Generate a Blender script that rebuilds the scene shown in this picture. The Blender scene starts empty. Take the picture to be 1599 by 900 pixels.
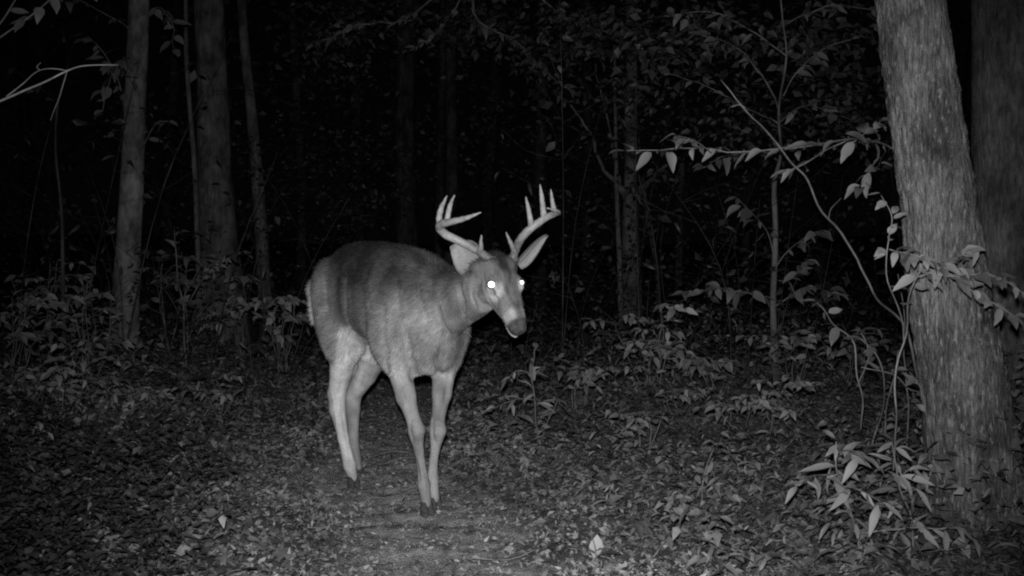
import bpy, math, random
import numpy as np
from mathutils import Vector, Matrix, Euler
random.seed(7)
RNG = np.random.default_rng(11)
SC = bpy.context.scene
COL = SC.collection
R = math.radians

# ------------------------------------------------------------------ camera, sky, light, exposure
CAMZ, FPX, PITCH = 0.90, 1715.0, -R(0.33)          # photo is 1599 x 900; horizon at about v = 440
cam = bpy.data.cameras.new('camera')
cam.sensor_width = 36.0
cam.lens = FPX / 1599.0 * 36.0
cam.clip_start, cam.clip_end = 0.02, 600.0
camo = bpy.data.objects.new('camera', cam)
COL.objects.link(camo)
camo.location = (0, 0, CAMZ)
camo.rotation_euler = (R(90) + PITCH, 0, 0)
SC.camera = camo

wd = bpy.data.worlds.new("World")
SC.world = wd
wd.use_nodes = True
nt = wd.node_tree
sky = nt.nodes.new('ShaderNodeTexSky')
sky.sky_type = 'NISHITA'
sky.sun_disc = False
sky.sun_elevation = R(20)
sky.sun_rotation = R(200)
bw = nt.nodes.new('ShaderNodeRGBToBW')
bg = nt.nodes['Background']
nt.links.new(sky.outputs[0], bw.inputs[0])
nt.links.new(bw.outputs[0], bg.inputs['Color'])
bg.inputs['Strength'].default_value = 0.00014      # night: the sky is almost black

moon = bpy.data.lights.new('moonlight', 'SUN')
moon.energy, moon.angle = 0.0006, R(0.5)
mo = bpy.data.objects.new('moonlight', moon)
COL.objects.link(mo)
mo.rotation_euler = (R(70), 0, R(20))

# the trail camera's own infrared flash, a hand's breadth above its lens: the only real light of the photograph
fl = bpy.data.lights.new('trail_camera_flash', 'SPOT')
fl.energy = 800.0
fl.spot_size, fl.spot_blend = R(65), 1.0
fl.shadow_soft_size = 0.013
flo = bpy.data.objects.new('trail_camera_flash', fl)
COL.objects.link(flo)
flo.location = (-0.01, 0.0, CAMZ + 0.065)
flo.rotation_euler = Vector((-0.005, 1.0, -0.015)).to_track_quat('-Z', 'Y').to_euler()

SC.view_settings.view_transform = 'Standard'
SC.view_settings.look = 'None'
SC.view_settings.exposure = 0.0
SC.view_settings.gamma = 1.0
SC.render.engine = 'CYCLES'
SC.cycles.max_bounces = 4
SC.cycles.diffuse_bounces = 2
SC.cycles.use_denoising = False
SC.cycles.filter_width = 2.1
SC.cycles.sample_clamp_direct = 0.0

# ------------------------------------------------------------------ helpers
cp, sp = math.cos(PITCH), math.sin(PITCH)


def P(u, v, d):
    """world point at photo pixel (u, v) and distance d along world +Y"""
    a, b = (u - 799.5) / FPX, (450.0 - v) / FPX
    # camera axes: right x, forward (0,cp,sp), up (0,-sp,cp)
    y = cp - b * sp
    z = sp + b * cp
    k = d / y
    return np.array([a * k, d, CAMZ + z * k])


def fract(x):
    return x - np.floor(x)


def hash3(i, j, k):
    n = (i * 73856093) ^ (j * 19349663) ^ (k * 83492791)
    n = (n ^ (n >> 13)) * 1274126177
    n = n & 0x7fffffff
    n = (n ^ (n >> 16)) & 0xffff
    return n / 65535.0


def vnoise(p):
    """value noise, p (...,3) -> (...) in 0..1"""
    p = np.asarray(p, float)
    f0 = np.floor(p)
    i = f0.astype(np.int64)
    f = p - f0
    f = f * f * (3 - 2 * f)
    r = 0
    for dx in (0, 1):
        wx = f[..., 0] if dx else 1 - f[..., 0]
        for dy in (0, 1):
            wy = f[..., 1] if dy else 1 - f[..., 1]
            for dz in (0, 1):
                wz = f[..., 2] if dz else 1 - f[..., 2]
                r = r + wx * wy * wz * hash3(i[..., 0] + dx, i[..., 1] + dy, i[..., 2] + dz)
    return r


def fbm(p, o=4):
    s, a, t = 0, 0.5, 0
    p = np.asarray(p, float)
    for k in range(o):
        s = s + a * vnoise(p + 17.3 * k)
        t += a
        a *= 0.5
        p = p * 2.03
    return s / t


def sstep(a, b, x):
    t = np.clip((x - a) / (b - a), 0, 1)
    return t * t * (3 - 2 * t)


def norm(v):
    v = np.asarray(v, float)
    return v / np.maximum(np.linalg.norm(v, axis=-1, keepdims=True), 1e-9)


def mesh_np(name, V, faces, loops=None, mat=None, smooth=True, tint=None):
    """faces: (n,k) int array or list of tuples"""
    me = bpy.data.meshes.new(name)
    V = np.asarray(V, np.float32)
    if isinstance(faces, np.ndarray):
        n, k = faces.shape
        me.vertices.add(len(V))
        me.vertices.foreach_set('co', V.ravel())
        me.loops.add(n * k)
        me.loops.foreach_set('vertex_index', faces.astype(np.int32).ravel())
        me.polygons.add(n)
        me.polygons.foreach_set('loop_start', np.arange(0, n * k, k, dtype=np.int32))
        me.update(calc_edges=True)
        me.validate()
    else:
        me.from_pydata([tuple(map(float, q)) for q in V], [], faces)
        me.update()
    if smooth:
        me.polygons.foreach_set('use_smooth', np.ones(len(me.polygons), bool))
    if tint is not None:
        at = me.attributes.new('tint', 'FLOAT', 'POINT')
        at.data.foreach_set('value', np.asarray(tint, np.float32))
    if mat:
        me.materials.append(mat)
    return me


def obj(name, me, parent=None):
    o = bpy.data.objects.new(name, me)
    COL.objects.link(o)
    if parent is not None:
        o.parent = parent
    return o


def empty(name, loc):
    o = bpy.data.objects.new(name, None)
    o.empty_display_size = 0.1
    COL.objects.link(o)
    o.location = tuple(map(float, loc))
    return o


def tag(o, label=None, cat=None, group=None, kind=None):
    if label: o['label'] = label
    if cat: o['category'] = cat
    if group: o['group'] = group
    if kind: o['kind'] = kind
    return o


def catmull(pts, n):
    """resample control points (m,k) smoothly, n samples per span"""
    pts = np.asarray(pts, float)
    if len(pts) < 3:
        t = np.linspace(0, 1, n + 1)[:, None]
        return pts[0] * (1 - t) + pts[-1] * t
    q = np.vstack([2 * pts[0] - pts[1], pts, 2 * pts[-1] - pts[-2]])
    out = []
    for i in range(1, len(q) - 2):
        p0, p1, p2, p3 = q[i - 1:i + 3]
        for t in np.linspace(0, 1, n, endpoint=False):
            out.append(0.5 * (2 * p1 + (p2 - p0) * t + (2 * p0 - 5 * p1 + 4 * p2 - p3) * t * t
                              + (3 * p1 - p0 - 3 * p2 + p3) * t ** 3))
    out.append(pts[-1])
    return np.array(out)


class Acc:
    def __init__(s):
        s.v, s.f, s.n = [], [], 0

    def add(s, V, F):
        s.v.append(np.asarray(V, float))
        s.f += [tuple(int(i) + s.n for i in f) for f in F]
        s.n += len(V)

    def tube(s, pts, rad, n=6, disp=None, cap=True):
        pts = np.asarray(pts, float)
        rad = np.broadcast_to(np.asarray(rad, float), (len(pts),))
        T = norm(np.gradient(pts, axis=0))
        a = np.array([0, 0, 1.0]) if abs(T[0][2]) < 0.9 else np.array([1.0, 0, 0])
        u = norm(np.cross(T[0], a))
        th = np.arange(n) / n * 2 * np.pi
        V = []
        for i in range(len(pts)):
            u = norm(u - T[i] * np.dot(u, T[i]))
            w = np.cross(T[i], u)
            V.append(pts[i] + rad[i] * (np.cos(th)[:, None] * u + np.sin(th)[:, None] * w))
        V = np.concatenate(V)
        if disp is not None:
            c = np.repeat(pts, n, axis=0)
            d = norm(V - c)
            V = V + d * disp(V, c)[:, None]
        F = []
        for i in range(len(pts) - 1):
            for j in range(n):
                k = (j + 1) % n
                F.append((i * n + j, i * n + k, (i + 1) * n + k, (i + 1) * n + j))
        if cap:
            F.append(tuple(range(n - 1, -1, -1)))
            F.append(tuple((len(pts) - 1) * n + j for j in range(n)))
        s.add(V, F)

    def mesh(s, name, mat, off=(0, 0, 0)):
        return mesh_np(name, np.concatenate(s.v) - np.asarray(off, float), s.f, mat=mat)


# ------------------------------------------------------------------ materials (monochrome: infrared reflectances)
def new_mat(name, rough=0.8, spec=0.2):
    m = bpy.data.materials.new(name)
    m.use_nodes = True
    b = m.node_tree.nodes['Principled BSDF']
    b.inputs['Roughness'].default_value = rough
    b.inputs['Specular IOR Level'].default_value = spec
    return m, m.node_tree.nodes, m.node_tree.links, b


def ramp(nd, pts):
    r = nd.new('ShaderNodeValToRGB')
    e = r.color_ramp.elements
    while len(e) < len(pts):
        e.new(0.5)
    for k, (p, c) in enumerate(pts):
        e[k].position = p
        e[k].color = (c, c, c, 1)
    return r


def noise_tex(nd, ln, scale, stretch=None, detail=5, coord='Object', rough=0.6):
    tc = nd.new('ShaderNodeTexCoord')
    n = nd.new('ShaderNodeTexNoise')
    n.inputs['Scale'].default_value = scale
    n.inputs['Detail'].default_value = detail
    n.inputs['Roughness'].default_value = rough
    if stretch:
        mp = nd.new('ShaderNodeMapping')
        mp.inputs['Scale'].default_value = stretch
        ln.new(tc.outputs[coord], mp.inputs[0])
        ln.new(mp.outputs[0], n.inputs['Vector'])
    else:
        ln.new(tc.outputs[coord], n.inputs['Vector'])
    return n


def bump(nd, ln, h, b, strength=0.5, dist=0.01):
    bp = nd.new('ShaderNodeBump')
    bp.inputs['Strength'].default_value = strength
    bp.inputs['Distance'].default_value = dist
    ln.new(h, bp.inputs['Height'])
    ln.new(bp.outputs[0], b.inputs['Normal'])


def bark_mat(name, lo, hi, scale=9, stretch=(1, 1, 0.16), bstr=0.8, bdist=0.02, spots=0.0):
    m, nd, ln, b = new_mat(name, 0.9, 0.1)
    n = noise_tex(nd, ln, scale, stretch, 8, rough=0.7)
    r = ramp(nd, [(0.34, lo), (0.5, lo * 0.5 + hi * 0.5), (0.66, hi)])
    ln.new(n.outputs['Fac'], r.inputs[0])
    n2 = noise_tex(nd, ln, 6.5, (1, 1, .6), 6)
    r2 = ramp(nd, [(0.36, 0.42), (0.64, 1.42)])
    ln.new(n2.outputs['Fac'], r2.inputs[0])
    mx = nd.new('ShaderNodeMix')
    mx.data_type = 'RGBA'
    mx.blend_type = 'MULTIPLY'
    mx.inputs['Factor'].default_value = 1
    ln.new(r.outputs[0], mx.inputs['A'])
    ln.new(r2.outputs[0], mx.inputs['B'])
    out = mx.outputs['Result']
    if spots:
        n3 = noise_tex(nd, ln, 85, (1, 1, 0.25), 5)
        r3 = ramp(nd, [(0.56, 0.0), (0.66, 0.9)])
        ln.new(n3.outputs['Fac'], r3.inputs[0])
        m2 = nd.new('ShaderNodeMix')
        m2.data_type = 'RGBA'
        m2.inputs['B'].default_value = (spots, spots, spots, 1)
        ln.new(r3.outputs[0], m2.inputs['Factor'])
        ln.new(out, m2.inputs['A'])
        out = m2.outputs['Result']
    ln.new(out, b.inputs['Base Color'])
    bump(nd, ln, n.outputs['Fac'], b, bstr, bdist)
    return m


def leaf_mat(name, lo, hi, use_tint=False, rough=0.5, spec=0.35):
    m, nd, ln, b = new_mat(name, rough, spec)
    if use_tint:
        at = nd.new('ShaderNodeAttribute')
        at.attribute_name = 'tint'
        src = at.outputs['Fac']
    else:
        oi = nd.new('ShaderNodeObjectInfo')
        src = oi.outputs['Random']
    r = ramp(nd, [(0.0, lo), (1.0, hi)])
    ln.new(src, r.inputs[0])
    n = noise_tex(nd, ln, 60, None, 3)
    r2 = ramp(nd, [(0.3, 0.72), (0.7, 1.15)])
    ln.new(n.outputs['Fac'], r2.inputs[0])
    mx = nd.new('ShaderNodeMix')
    mx.data_type = 'RGBA'
    mx.blend_type = 'MULTIPLY'
    mx.inputs['Factor'].default_value = 1
    ln.new(r.outputs[0], mx.inputs['A'])
    ln.new(r2.outputs[0], mx.inputs['B'])
    ln.new(mx.outputs['Result'], b.inputs['Base Color'])
    bump(nd, ln, n.outputs['Fac'], b, 0.35, 0.004)
    return m


M_BARK_R = bark_mat('flaky_bark', 0.05, 0.30, 135, (1, 1, 0.15), 1.0, 0.02, 0.42)
M_BARK_R2 = bark_mat('furrowed_bark', 0.07, 0.23, 60, (1, 1, 0.22))
M_BARK_PALE = bark_mat('smooth_pale_bark', 0.11, 0.22, 30, (1, 1, 0.4), 0.6, 0.01)
M_BARK_MID = bark_mat('grey_bark', 0.08, 0.175, 24, (1, 1, 0.2))
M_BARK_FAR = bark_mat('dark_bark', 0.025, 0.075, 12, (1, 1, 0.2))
M_TWIG = bark_mat('twig_bark', 0.09, 0.18, 30, (1, 1, 0.4), 0.3, 0.004)
M_TWIG_P = bark_mat('pale_twig_bark', 0.10, 0.23, 30, (1, 1, 0.4), 0.3, 0.004)
M_LEAF = leaf_mat('green_leaf', 0.07, 0.21)
M_LEAF_B = leaf_mat('bright_leaf', 0.10, 0.30)
M_LEAFT = leaf_mat('small_leaf', 0.03, 0.27, True)
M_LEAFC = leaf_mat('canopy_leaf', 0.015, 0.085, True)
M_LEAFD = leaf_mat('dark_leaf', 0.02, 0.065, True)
M_LITTER = leaf_mat('dry_leaf', 0.05, 0.46, True, 0.75, 0.1)
M_FALLEN = leaf_mat('fallen_leaf', 0.12, 0.40, False, 0.75, 0.1)

m, nd, ln, b = new_mat('forest_soil', 0.95, 0.1)
n = noise_tex(nd, ln, 12, (1, 1.15, 1), 9, rough=0.82)
r = ramp(nd, [(0.34, 0.06), (0.50, 0.16), (0.64, 0.28)])
r2 = ramp(nd, [(0.38, 0.16), (0.50, 0.55), (0.62, 0.80)])
ln.new(n.outputs['Fac'], r.inputs[0])
ln.new(n.outputs['Fac'], r2.inputs[0])
at = nd.new('ShaderNodeAttribute')
at.attribute_name = 'tint'
mx = nd.new('ShaderNodeMix')
mx.data_type = 'RGBA'
ln.new(at.outputs['Fac'], mx.inputs['Factor'])
ln.new(r.outputs[0], mx.inputs['A'])
ln.new(r2.outputs[0], mx.inputs['B'])
ln.new(mx.outputs['Result'], b.inputs['Base Color'])
bump(nd, ln, n.outputs['Fac'], b, 1.0, 0.06)
M_SOIL = m


# ------------------------------------------------------------------ ground
def path_x(y):
    return np.interp(y, [0, 3.3, 4.2, 5.0, 9.0, 14, 40], [-0.12, -0.16, -0.36, -0.66, -0.85, -0.9, -1.4])


def gz(x, y, fine=True):
    x, y = np.asarray(x, float), np.asarray(y, float)
    dd = x - path_x(y)
    L = sstep(0.24, 0.62, -dd) * 0.045 + sstep(0.35, 1.8, -dd) * 0.12
    Rr = sstep(0.26, 0.66, dd) * 0.04 + sstep(0.35, 2.0, dd) * 0.07
    far = sstep(14, 45, y) * 2.2 + sstep(3, 14, np.abs(dd)) * 0.4
    side = sstep(0.2, 0.9, np.abs(dd))
    p = np.stack([x * 1.3, y * 1.3, x * 0], -1)
    z = L + Rr + far + (fbm(p, 3) - 0.5) * (0.03 + 0.13 * side)
    if fine:
        z = z + (fbm(p * np.array([8, 9.5, 1]) + 4.2, 3) - 0.5) * (0.045 + 0.02 * side)
    return z


def axis(lo, hi, c0, c1, step, grow):
    a = list(np.arange(c0, c1 + 1e-6, step))
    s, x = step, c0
    while x > lo:
        s *= grow
        x -= s
        a.insert(0, x)
    s, x = step, a[-1]
    while x < hi:
        s *= grow
        x += s
        a.append(x)
    return np.array(a)


gx = axis(-90, 90, -3.2, 3.2, 0.035, 1.09)
gy = axis(-20, 160, 2.6, 7.5, 0.035, 1.08)
X, Y = np.meshgrid(gx, gy)
Z = gz(X, Y)
nx, ny = len(gx), len(gy)
idx = np.arange(nx * ny).reshape(ny, nx)
F = np.stack([idx[:-1, :-1], idx[:-1, 1:], idx[1:, 1:], idx[1:, :-1]], -1).reshape(-1, 4)
tr_ = 1 - sstep(.20, .40, np.abs(X - path_x(Y)) + .30 * (fbm(np.stack([X * 3, Y * 2, 0 * X], -1), 3) - .5))
ground = obj('ground', mesh_np('ground', np.stack([X, Y, Z], -1).reshape(-1, 3), F, mat=M_SOIL, tint=tr_.ravel()))
tag(ground, kind='structure')


# ------------------------------------------------------------------ leaf shapes
def leaf_shape(kind, droop=0.25, fold=0.25, seg=6, seed=0):
    """blade along +X, length 1, normal +Z; returns verts, faces"""
    rr = random.Random(seed)
    if kind == 'ovate':
        prof = lambda t: 0.27 * math.sin(math.pi * min(1, t ** 0.75)) ** 0.8 * (1 - 0.25 * t)
    elif kind == 'lance':
        prof = lambda t: 0.125 * math.sin(math.pi * t ** 0.9) ** 0.9
    elif kind == 'obovate':
        prof = lambda t: 0.25 * math.sin(math.pi * t ** 1.6) ** 0.75
    else:
        prof = lambda t: 0.3 * math.sin(math.pi * t) ** 0.6
    V = [(-0.14, 0, -0.01), (-0.14, 0.012, 0.0)]
    rows = []
    curl = rr.uniform(-0.15, 0.15)
    for i in range(seg + 1):
        t = i / seg
        w = prof(t) if 0 < i < seg else 0.004
        w *= 1 + rr.uniform(-0.13, 0.10)
        z = -droop * t * t + 0.03 * math.sin(t * 7 + seed)
        x = t - 0.12 * droop * t * t
        y0 = curl * t * t * 0.3
        rows.append(len(V))
        V += [(x, y0 - w, z + fold * w + curl * w * 0.6 + rr.uniform(-.012, .012)), (x, y0, z),
              (x, y0 + w, z + fold * w - curl * w * 0.6 + rr.uniform(-.012, .012))]
    Fc = [(0, rows[0] + 1, 1)]
    for i in range(seg):
        a, c = rows[i], rows[i + 1]
        Fc += [(a, c, c + 1, a + 1), (a + 1, c + 1, c + 2, a + 2)]
    return np.array(V), Fc


def star_shape(seed=0, lobes=5):
    """a dry maple-like leaf"""
    rr = random.Random(seed)
    V, Fc = [(0, 0, 0.06), (-0.75, 0.02, 0.0), (-0.75, 0.05, 0.0)], []
    k = lobes * 4
    for i in range(k):
        a = math.pi + 0.25 + (2 * math.pi - 0.5) * i / (k - 1)
        j = i % 4
        rad = (0.30, 0.42, 0.62, 0.42)[j] * rr.uniform(0.85, 1.12)
        rad *= 1.0 - 0.35 * abs(i / (k - 1) - 0.5) * 0.9
        V.append((rad * math.cos(a) * 1.1, rad * math.sin(a), rr.uniform(-0.06, 0.14) - 0.1 * rad))
    for i in range(k - 1):
        Fc.append((0, 3 + i, 4 + i))
    Fc.append((0, 1, 2))
    return np.array(V), Fc


LEAF = {}
for kd in ('ovate', 'lance', 'obovate'):
    LEAF[kd] = []
    for q, (dr, fo) in enumerate(((0.12, 0.3), (0.3, 0.25), (0.5, 0.35), (0.22, 0.6))):
        V, Fc = leaf_shape(kd, dr, fo, 6, q * 7 + 1)
        LEAF[kd].append(mesh_np('leaf_' + kd, V, Fc, mat=M_LEAF))
LEAFB = {}
for kd in ('ovate', 'lance', 'obovate'):
    LEAFB[kd] = []
    for q, (dr, fo) in enumerate(((0.15, 0.3), (0.35, 0.25), (0.55, 0.3), (0.3, 0.5))):
        V, Fc = leaf_shape(kd, dr, fo, 7, q * 5 + 3)
        LEAFB[kd].append(mesh_np('bright_leaf_' + kd, V, Fc, mat=M_LEAF_B))


def triangulate(Fc):
    out = []
    for f in Fc:
        for i in range(1, len(f) - 1):
            out.append((f[0], f[i], f[i + 1]))
    return np.array(out)


TPL_NEAR = [(V, triangulate(Fc)) for V, Fc in (leaf_shape('ovate', 0.3, 0.4, 3, 2), leaf_shape('ovate', -0.35, 0.5, 3, 5),
                                             leaf_shape('obovate', 0.4, -0.5, 3, 8), leaf_shape('lance', 0.5, 0.6, 3, 4))]
TPL_STAR = [(V * 0.8, triangulate(Fc)) for V, Fc in (star_shape(1), star_shape(4))]
TPL_FAR = [(np.array([(0, 0, 0), (0.45, -0.3, 0.06), (0.45, 0.3, 0.06), (1, 0, -0.15), (.5, 0, -0.03)]),
            np.array([(0, 1, 4), (0, 4, 2), (1, 3, 4), (4, 3, 2)]))]


def frames(nrm, heading):
    """rotation matrices with local z = nrm, local x ~ heading"""
    z = norm(nrm)
    x = heading - z * np.sum(heading * z, -1, keepdims=True)
    x = norm(x)
    y = np.cross(z, x)
    return np.stack([x, y, z], -1)


def scatter(name, pos, nrm, size, tpls, mat, tint=None, heading=None, parent=None, off=(0, 0, 0)):
    pos = np.asarray(pos, float)
    N = len(pos)
    size = np.broadcast_to(np.asarray(size, float), (N,))
    if heading is None:
        a = RNG.uniform(0, 2 * np.pi, N)
        heading = np.stack([np.cos(a), np.sin(a), 0 * a], -1)
    if tint is None:
        tint = RNG.uniform(0, 1, N)
    M = frames(nrm, heading)
    pick = RNG.integers(0, len(tpls), N)
    Vs, Fs, Ts, base = [], [], [], 0
    for k, (tv, tf) in enumerate(tpls):
        s = np.where(pick == k)[0]
        if not len(s): continue
        V = np.einsum('nij,mj->nmi', M[s], tv) * size[s][:, None, None] + pos[s][:, None, :]
        m = len(tv)
        Fa = tf[None] + (np.arange(len(s)) * m)[:, None, None] + base
        Vs.append(V.reshape(-1, 3))
        Fs.append(Fa.reshape(-1, 3))
        Ts.append(np.repeat(tint[s], m))
        base += len(s) * m
    me = mesh_np(name, np.concatenate(Vs) - np.asarray(off, float), np.concatenate(Fs), mat=mat, tint=np.concatenate(Ts), smooth=False)
    return obj(name, me, parent)


def rand_nrm(N, up=1.0, spread=0.7):
    v = RNG.normal(0, spread, (N, 3))
    v[:, 2] += up
    return v


# ------------------------------------------------------------------ leaf litter
def in_view(N, y0, y1, marg=1.12, pw=1.0):
    y = y0 + (y1 - y0) * RNG.uniform(0, 1, N) ** pw
    x = RNG.uniform(-1, 1, N) * y * 0.4663 * marg
    return x, y


xs, ys, ss, us = [], [], [], []
for (y0, y1, N, s0, s1) in ((2.3, 4.2, 32000, .009, .034), (4.2, 6.5, 30000, .012, .042), (6.5, 11, 15000, .035, .085), (11, 24, 15000, .06, .14)):
    x, y = in_view(N, y0, y1)
    s = RNG.uniform(s0, s1, N)
    dd = np.abs(x - path_x(y) - RNG.normal(0, 0.08, N))
    trod = 1 - sstep(0.20, 0.40, dd)
    keep = RNG.uniform(0, 1, N) > trod * 0.84 * (y < 9)
    s = s * (1 - 0.15 * trod)
    xs.append(x[keep]); ys.append(y[keep]); ss.append(s[keep]); us.append((1 - trod)[keep])
x, y, s, loose = map(np.concatenate, (xs, ys, ss, us))
z = gz(x, y) + RNG.uniform(0.0, 0.022, len(x)) * (0.25 + loose) + 0.003
nr = rand_nrm(len(x), 1.0, 1.0)
nr[:, :2] *= (0.10 + 0.60 * loose)[:, None]
nr[:, 1] -= .10
tint = np.clip(RNG.beta(1.5, 2.8, len(x)) * (.15 + 1.7 * fbm(np.stack([x * 2.6, y * 1.9, 0 * x], -1), 3)) , 0, 1)
zone = (1 - .45 * sstep(.9, 1.6, path_x(y) - x)) * (1 - .76 * sstep(.42, 1.15, np.abs(x - path_x(y)) + .35 * (fbm(np.stack([x * 1.1, y * 1.1, 0 * x + 9], -1), 2) - .5)))   # darker tint off the trail; weak light at far left put into it
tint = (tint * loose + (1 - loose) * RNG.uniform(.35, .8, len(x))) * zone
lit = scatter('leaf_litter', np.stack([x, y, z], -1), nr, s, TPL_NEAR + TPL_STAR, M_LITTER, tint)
tag(lit, 'layer of dry fallen leaves covering the forest floor along the trail', 'leaf litter', kind='stuff')

# crumbs of leaf and earth on the trodden trail, small twigs everywhere
N = 9000
y = RNG.uniform(2.6, 8.5, N)
x = path_x(y) + RNG.normal(0, .24, N)
cr = scatter('trail_crumbs', np.stack([x, y, gz(x, y) + .002], -1), rand_nrm(N, .8, .5), RNG.choice((.007, .010, .014, .022), N) * (.7 + .1 * y), TPL_FAR + TPL_NEAR[3:], M_LITTER, RNG.choice((0, .05, .2, .5, .75), N) * RNG.uniform(.7, 1.2, N))
tag(cr, 'crumbs of leaf and earth on the trodden trail', 'leaf litter', kind='stuff')
a = Acc()
for q in range(420):
    y = 2.7 + 6 * RNG.uniform() ** 1.3
    x = RNG.uniform(-1, 1) * y * .48
    an, L_ = RNG.uniform(0, 6.28), RNG.choice((.05, .09, .14, .25))
    e0 = np.array([x, y]); e1 = e0 + L_ * np.array([math.cos(an), math.sin(an)])
    mid = (e0 + e1) / 2 + RNG.normal(0, .012, 2)
    pts = [np.array([e[0], e[1], float(gz(e[0], e[1])) + RNG.uniform(.008, .035)]) for e in (e0, mid, e1)]
    r_ = RNG.uniform(.0012, .0032)
    a.tube(catmull(pts, 3), np.linspace(r_, r_ * .5, 7), 4)
tw = obj('twig_litter', a.mesh('twig_litter', M_TWIG_P))
tag(tw, 'small broken twigs strewn over the fallen leaves', 'twigs', kind='stuff')

# the largest fallen leaves, one by one, as pieces of the ground
FALL = []
for q in range(4):
    V, Fc = star_shape(20 + q)
    FALL.append(mesh_np('fallen_star_leaf', V * 0.8, Fc, mat=M_FALLEN))
for q, kd in enumerate(('ovate', 'obovate', 'ovate', 'lance')):
    V, Fc = leaf_shape(kd, (0.5, -0.4, 0.2, 0.6)[q], (0.6, 0.4, -0.5, 0.7)[q], 5, 31 + q)
    FALL.append(mesh_np('fallen_leaf', V, Fc, mat=M_FALLEN))


def fallen(x, y, size, me=None, tilt=0.35, lift=0.012):
    o = obj('fallen_leaf', me or random.choice(FALL), ground)
    o.location = (x, y, float(gz(x, y)) + lift)
    cl_ = lambda a: max(-.45, min(.45, a))
    o.rotation_euler = (cl_(random.gauss(0, tilt)), cl_(random.gauss(0, tilt)), random.uniform(0, 6.28))
    o.scale = (size,) * 3


def ground_at(u, v, it=12):
    d = 4.0
    for _ in range(it):
        p = P(u, v, d)
        b = (p[2] - CAMZ) / d
        d = d * 0.4 + 0.6 * np.clip((float(gz(b * 0 + p[0], d)) - CAMZ) / min(b, -0.01), 2.5, 40)
    p = P(u, v, d)
    return p


for (u, v, s) in ((445, 878, .10), (515, 885, .07), (1300, 650, .07), (275, 795, .11), (430, 735, .09), (395, 745, .08), (115, 712, .06),
                  (450, 700, .06), (720, 690, .10), (735, 715, .09), (780, 695, .07), (770, 760, .08), (445, 690, .06), (410, 775, .10),
                  (165, 840, .06), (215, 720, .06), (50, 790, .07), (880, 780, .05), (930, 810, .04), (1210, 715, .06), (1000, 790, .05)):
    p = ground_at(u, v)
    fallen(p[0], p[1], s, FALL[0] if u in (445, 1210, 115) else None, 0.4, 0.025)
for _ in range(270):
    x, y = in_view(1, 2.9, 6.2, 1.0, 1.2)
    x, y = float(x[0]), float(y[0])
    if abs(x - path_x(y)) < 0.22 and random.random() < 0.75:
        x += random.choice((-1, 1)) * 0.45
    fallen(x, y, random.choice((.03, .04, .045, .06, .085)) * (1 if y < 5 else 1.2))


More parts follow.
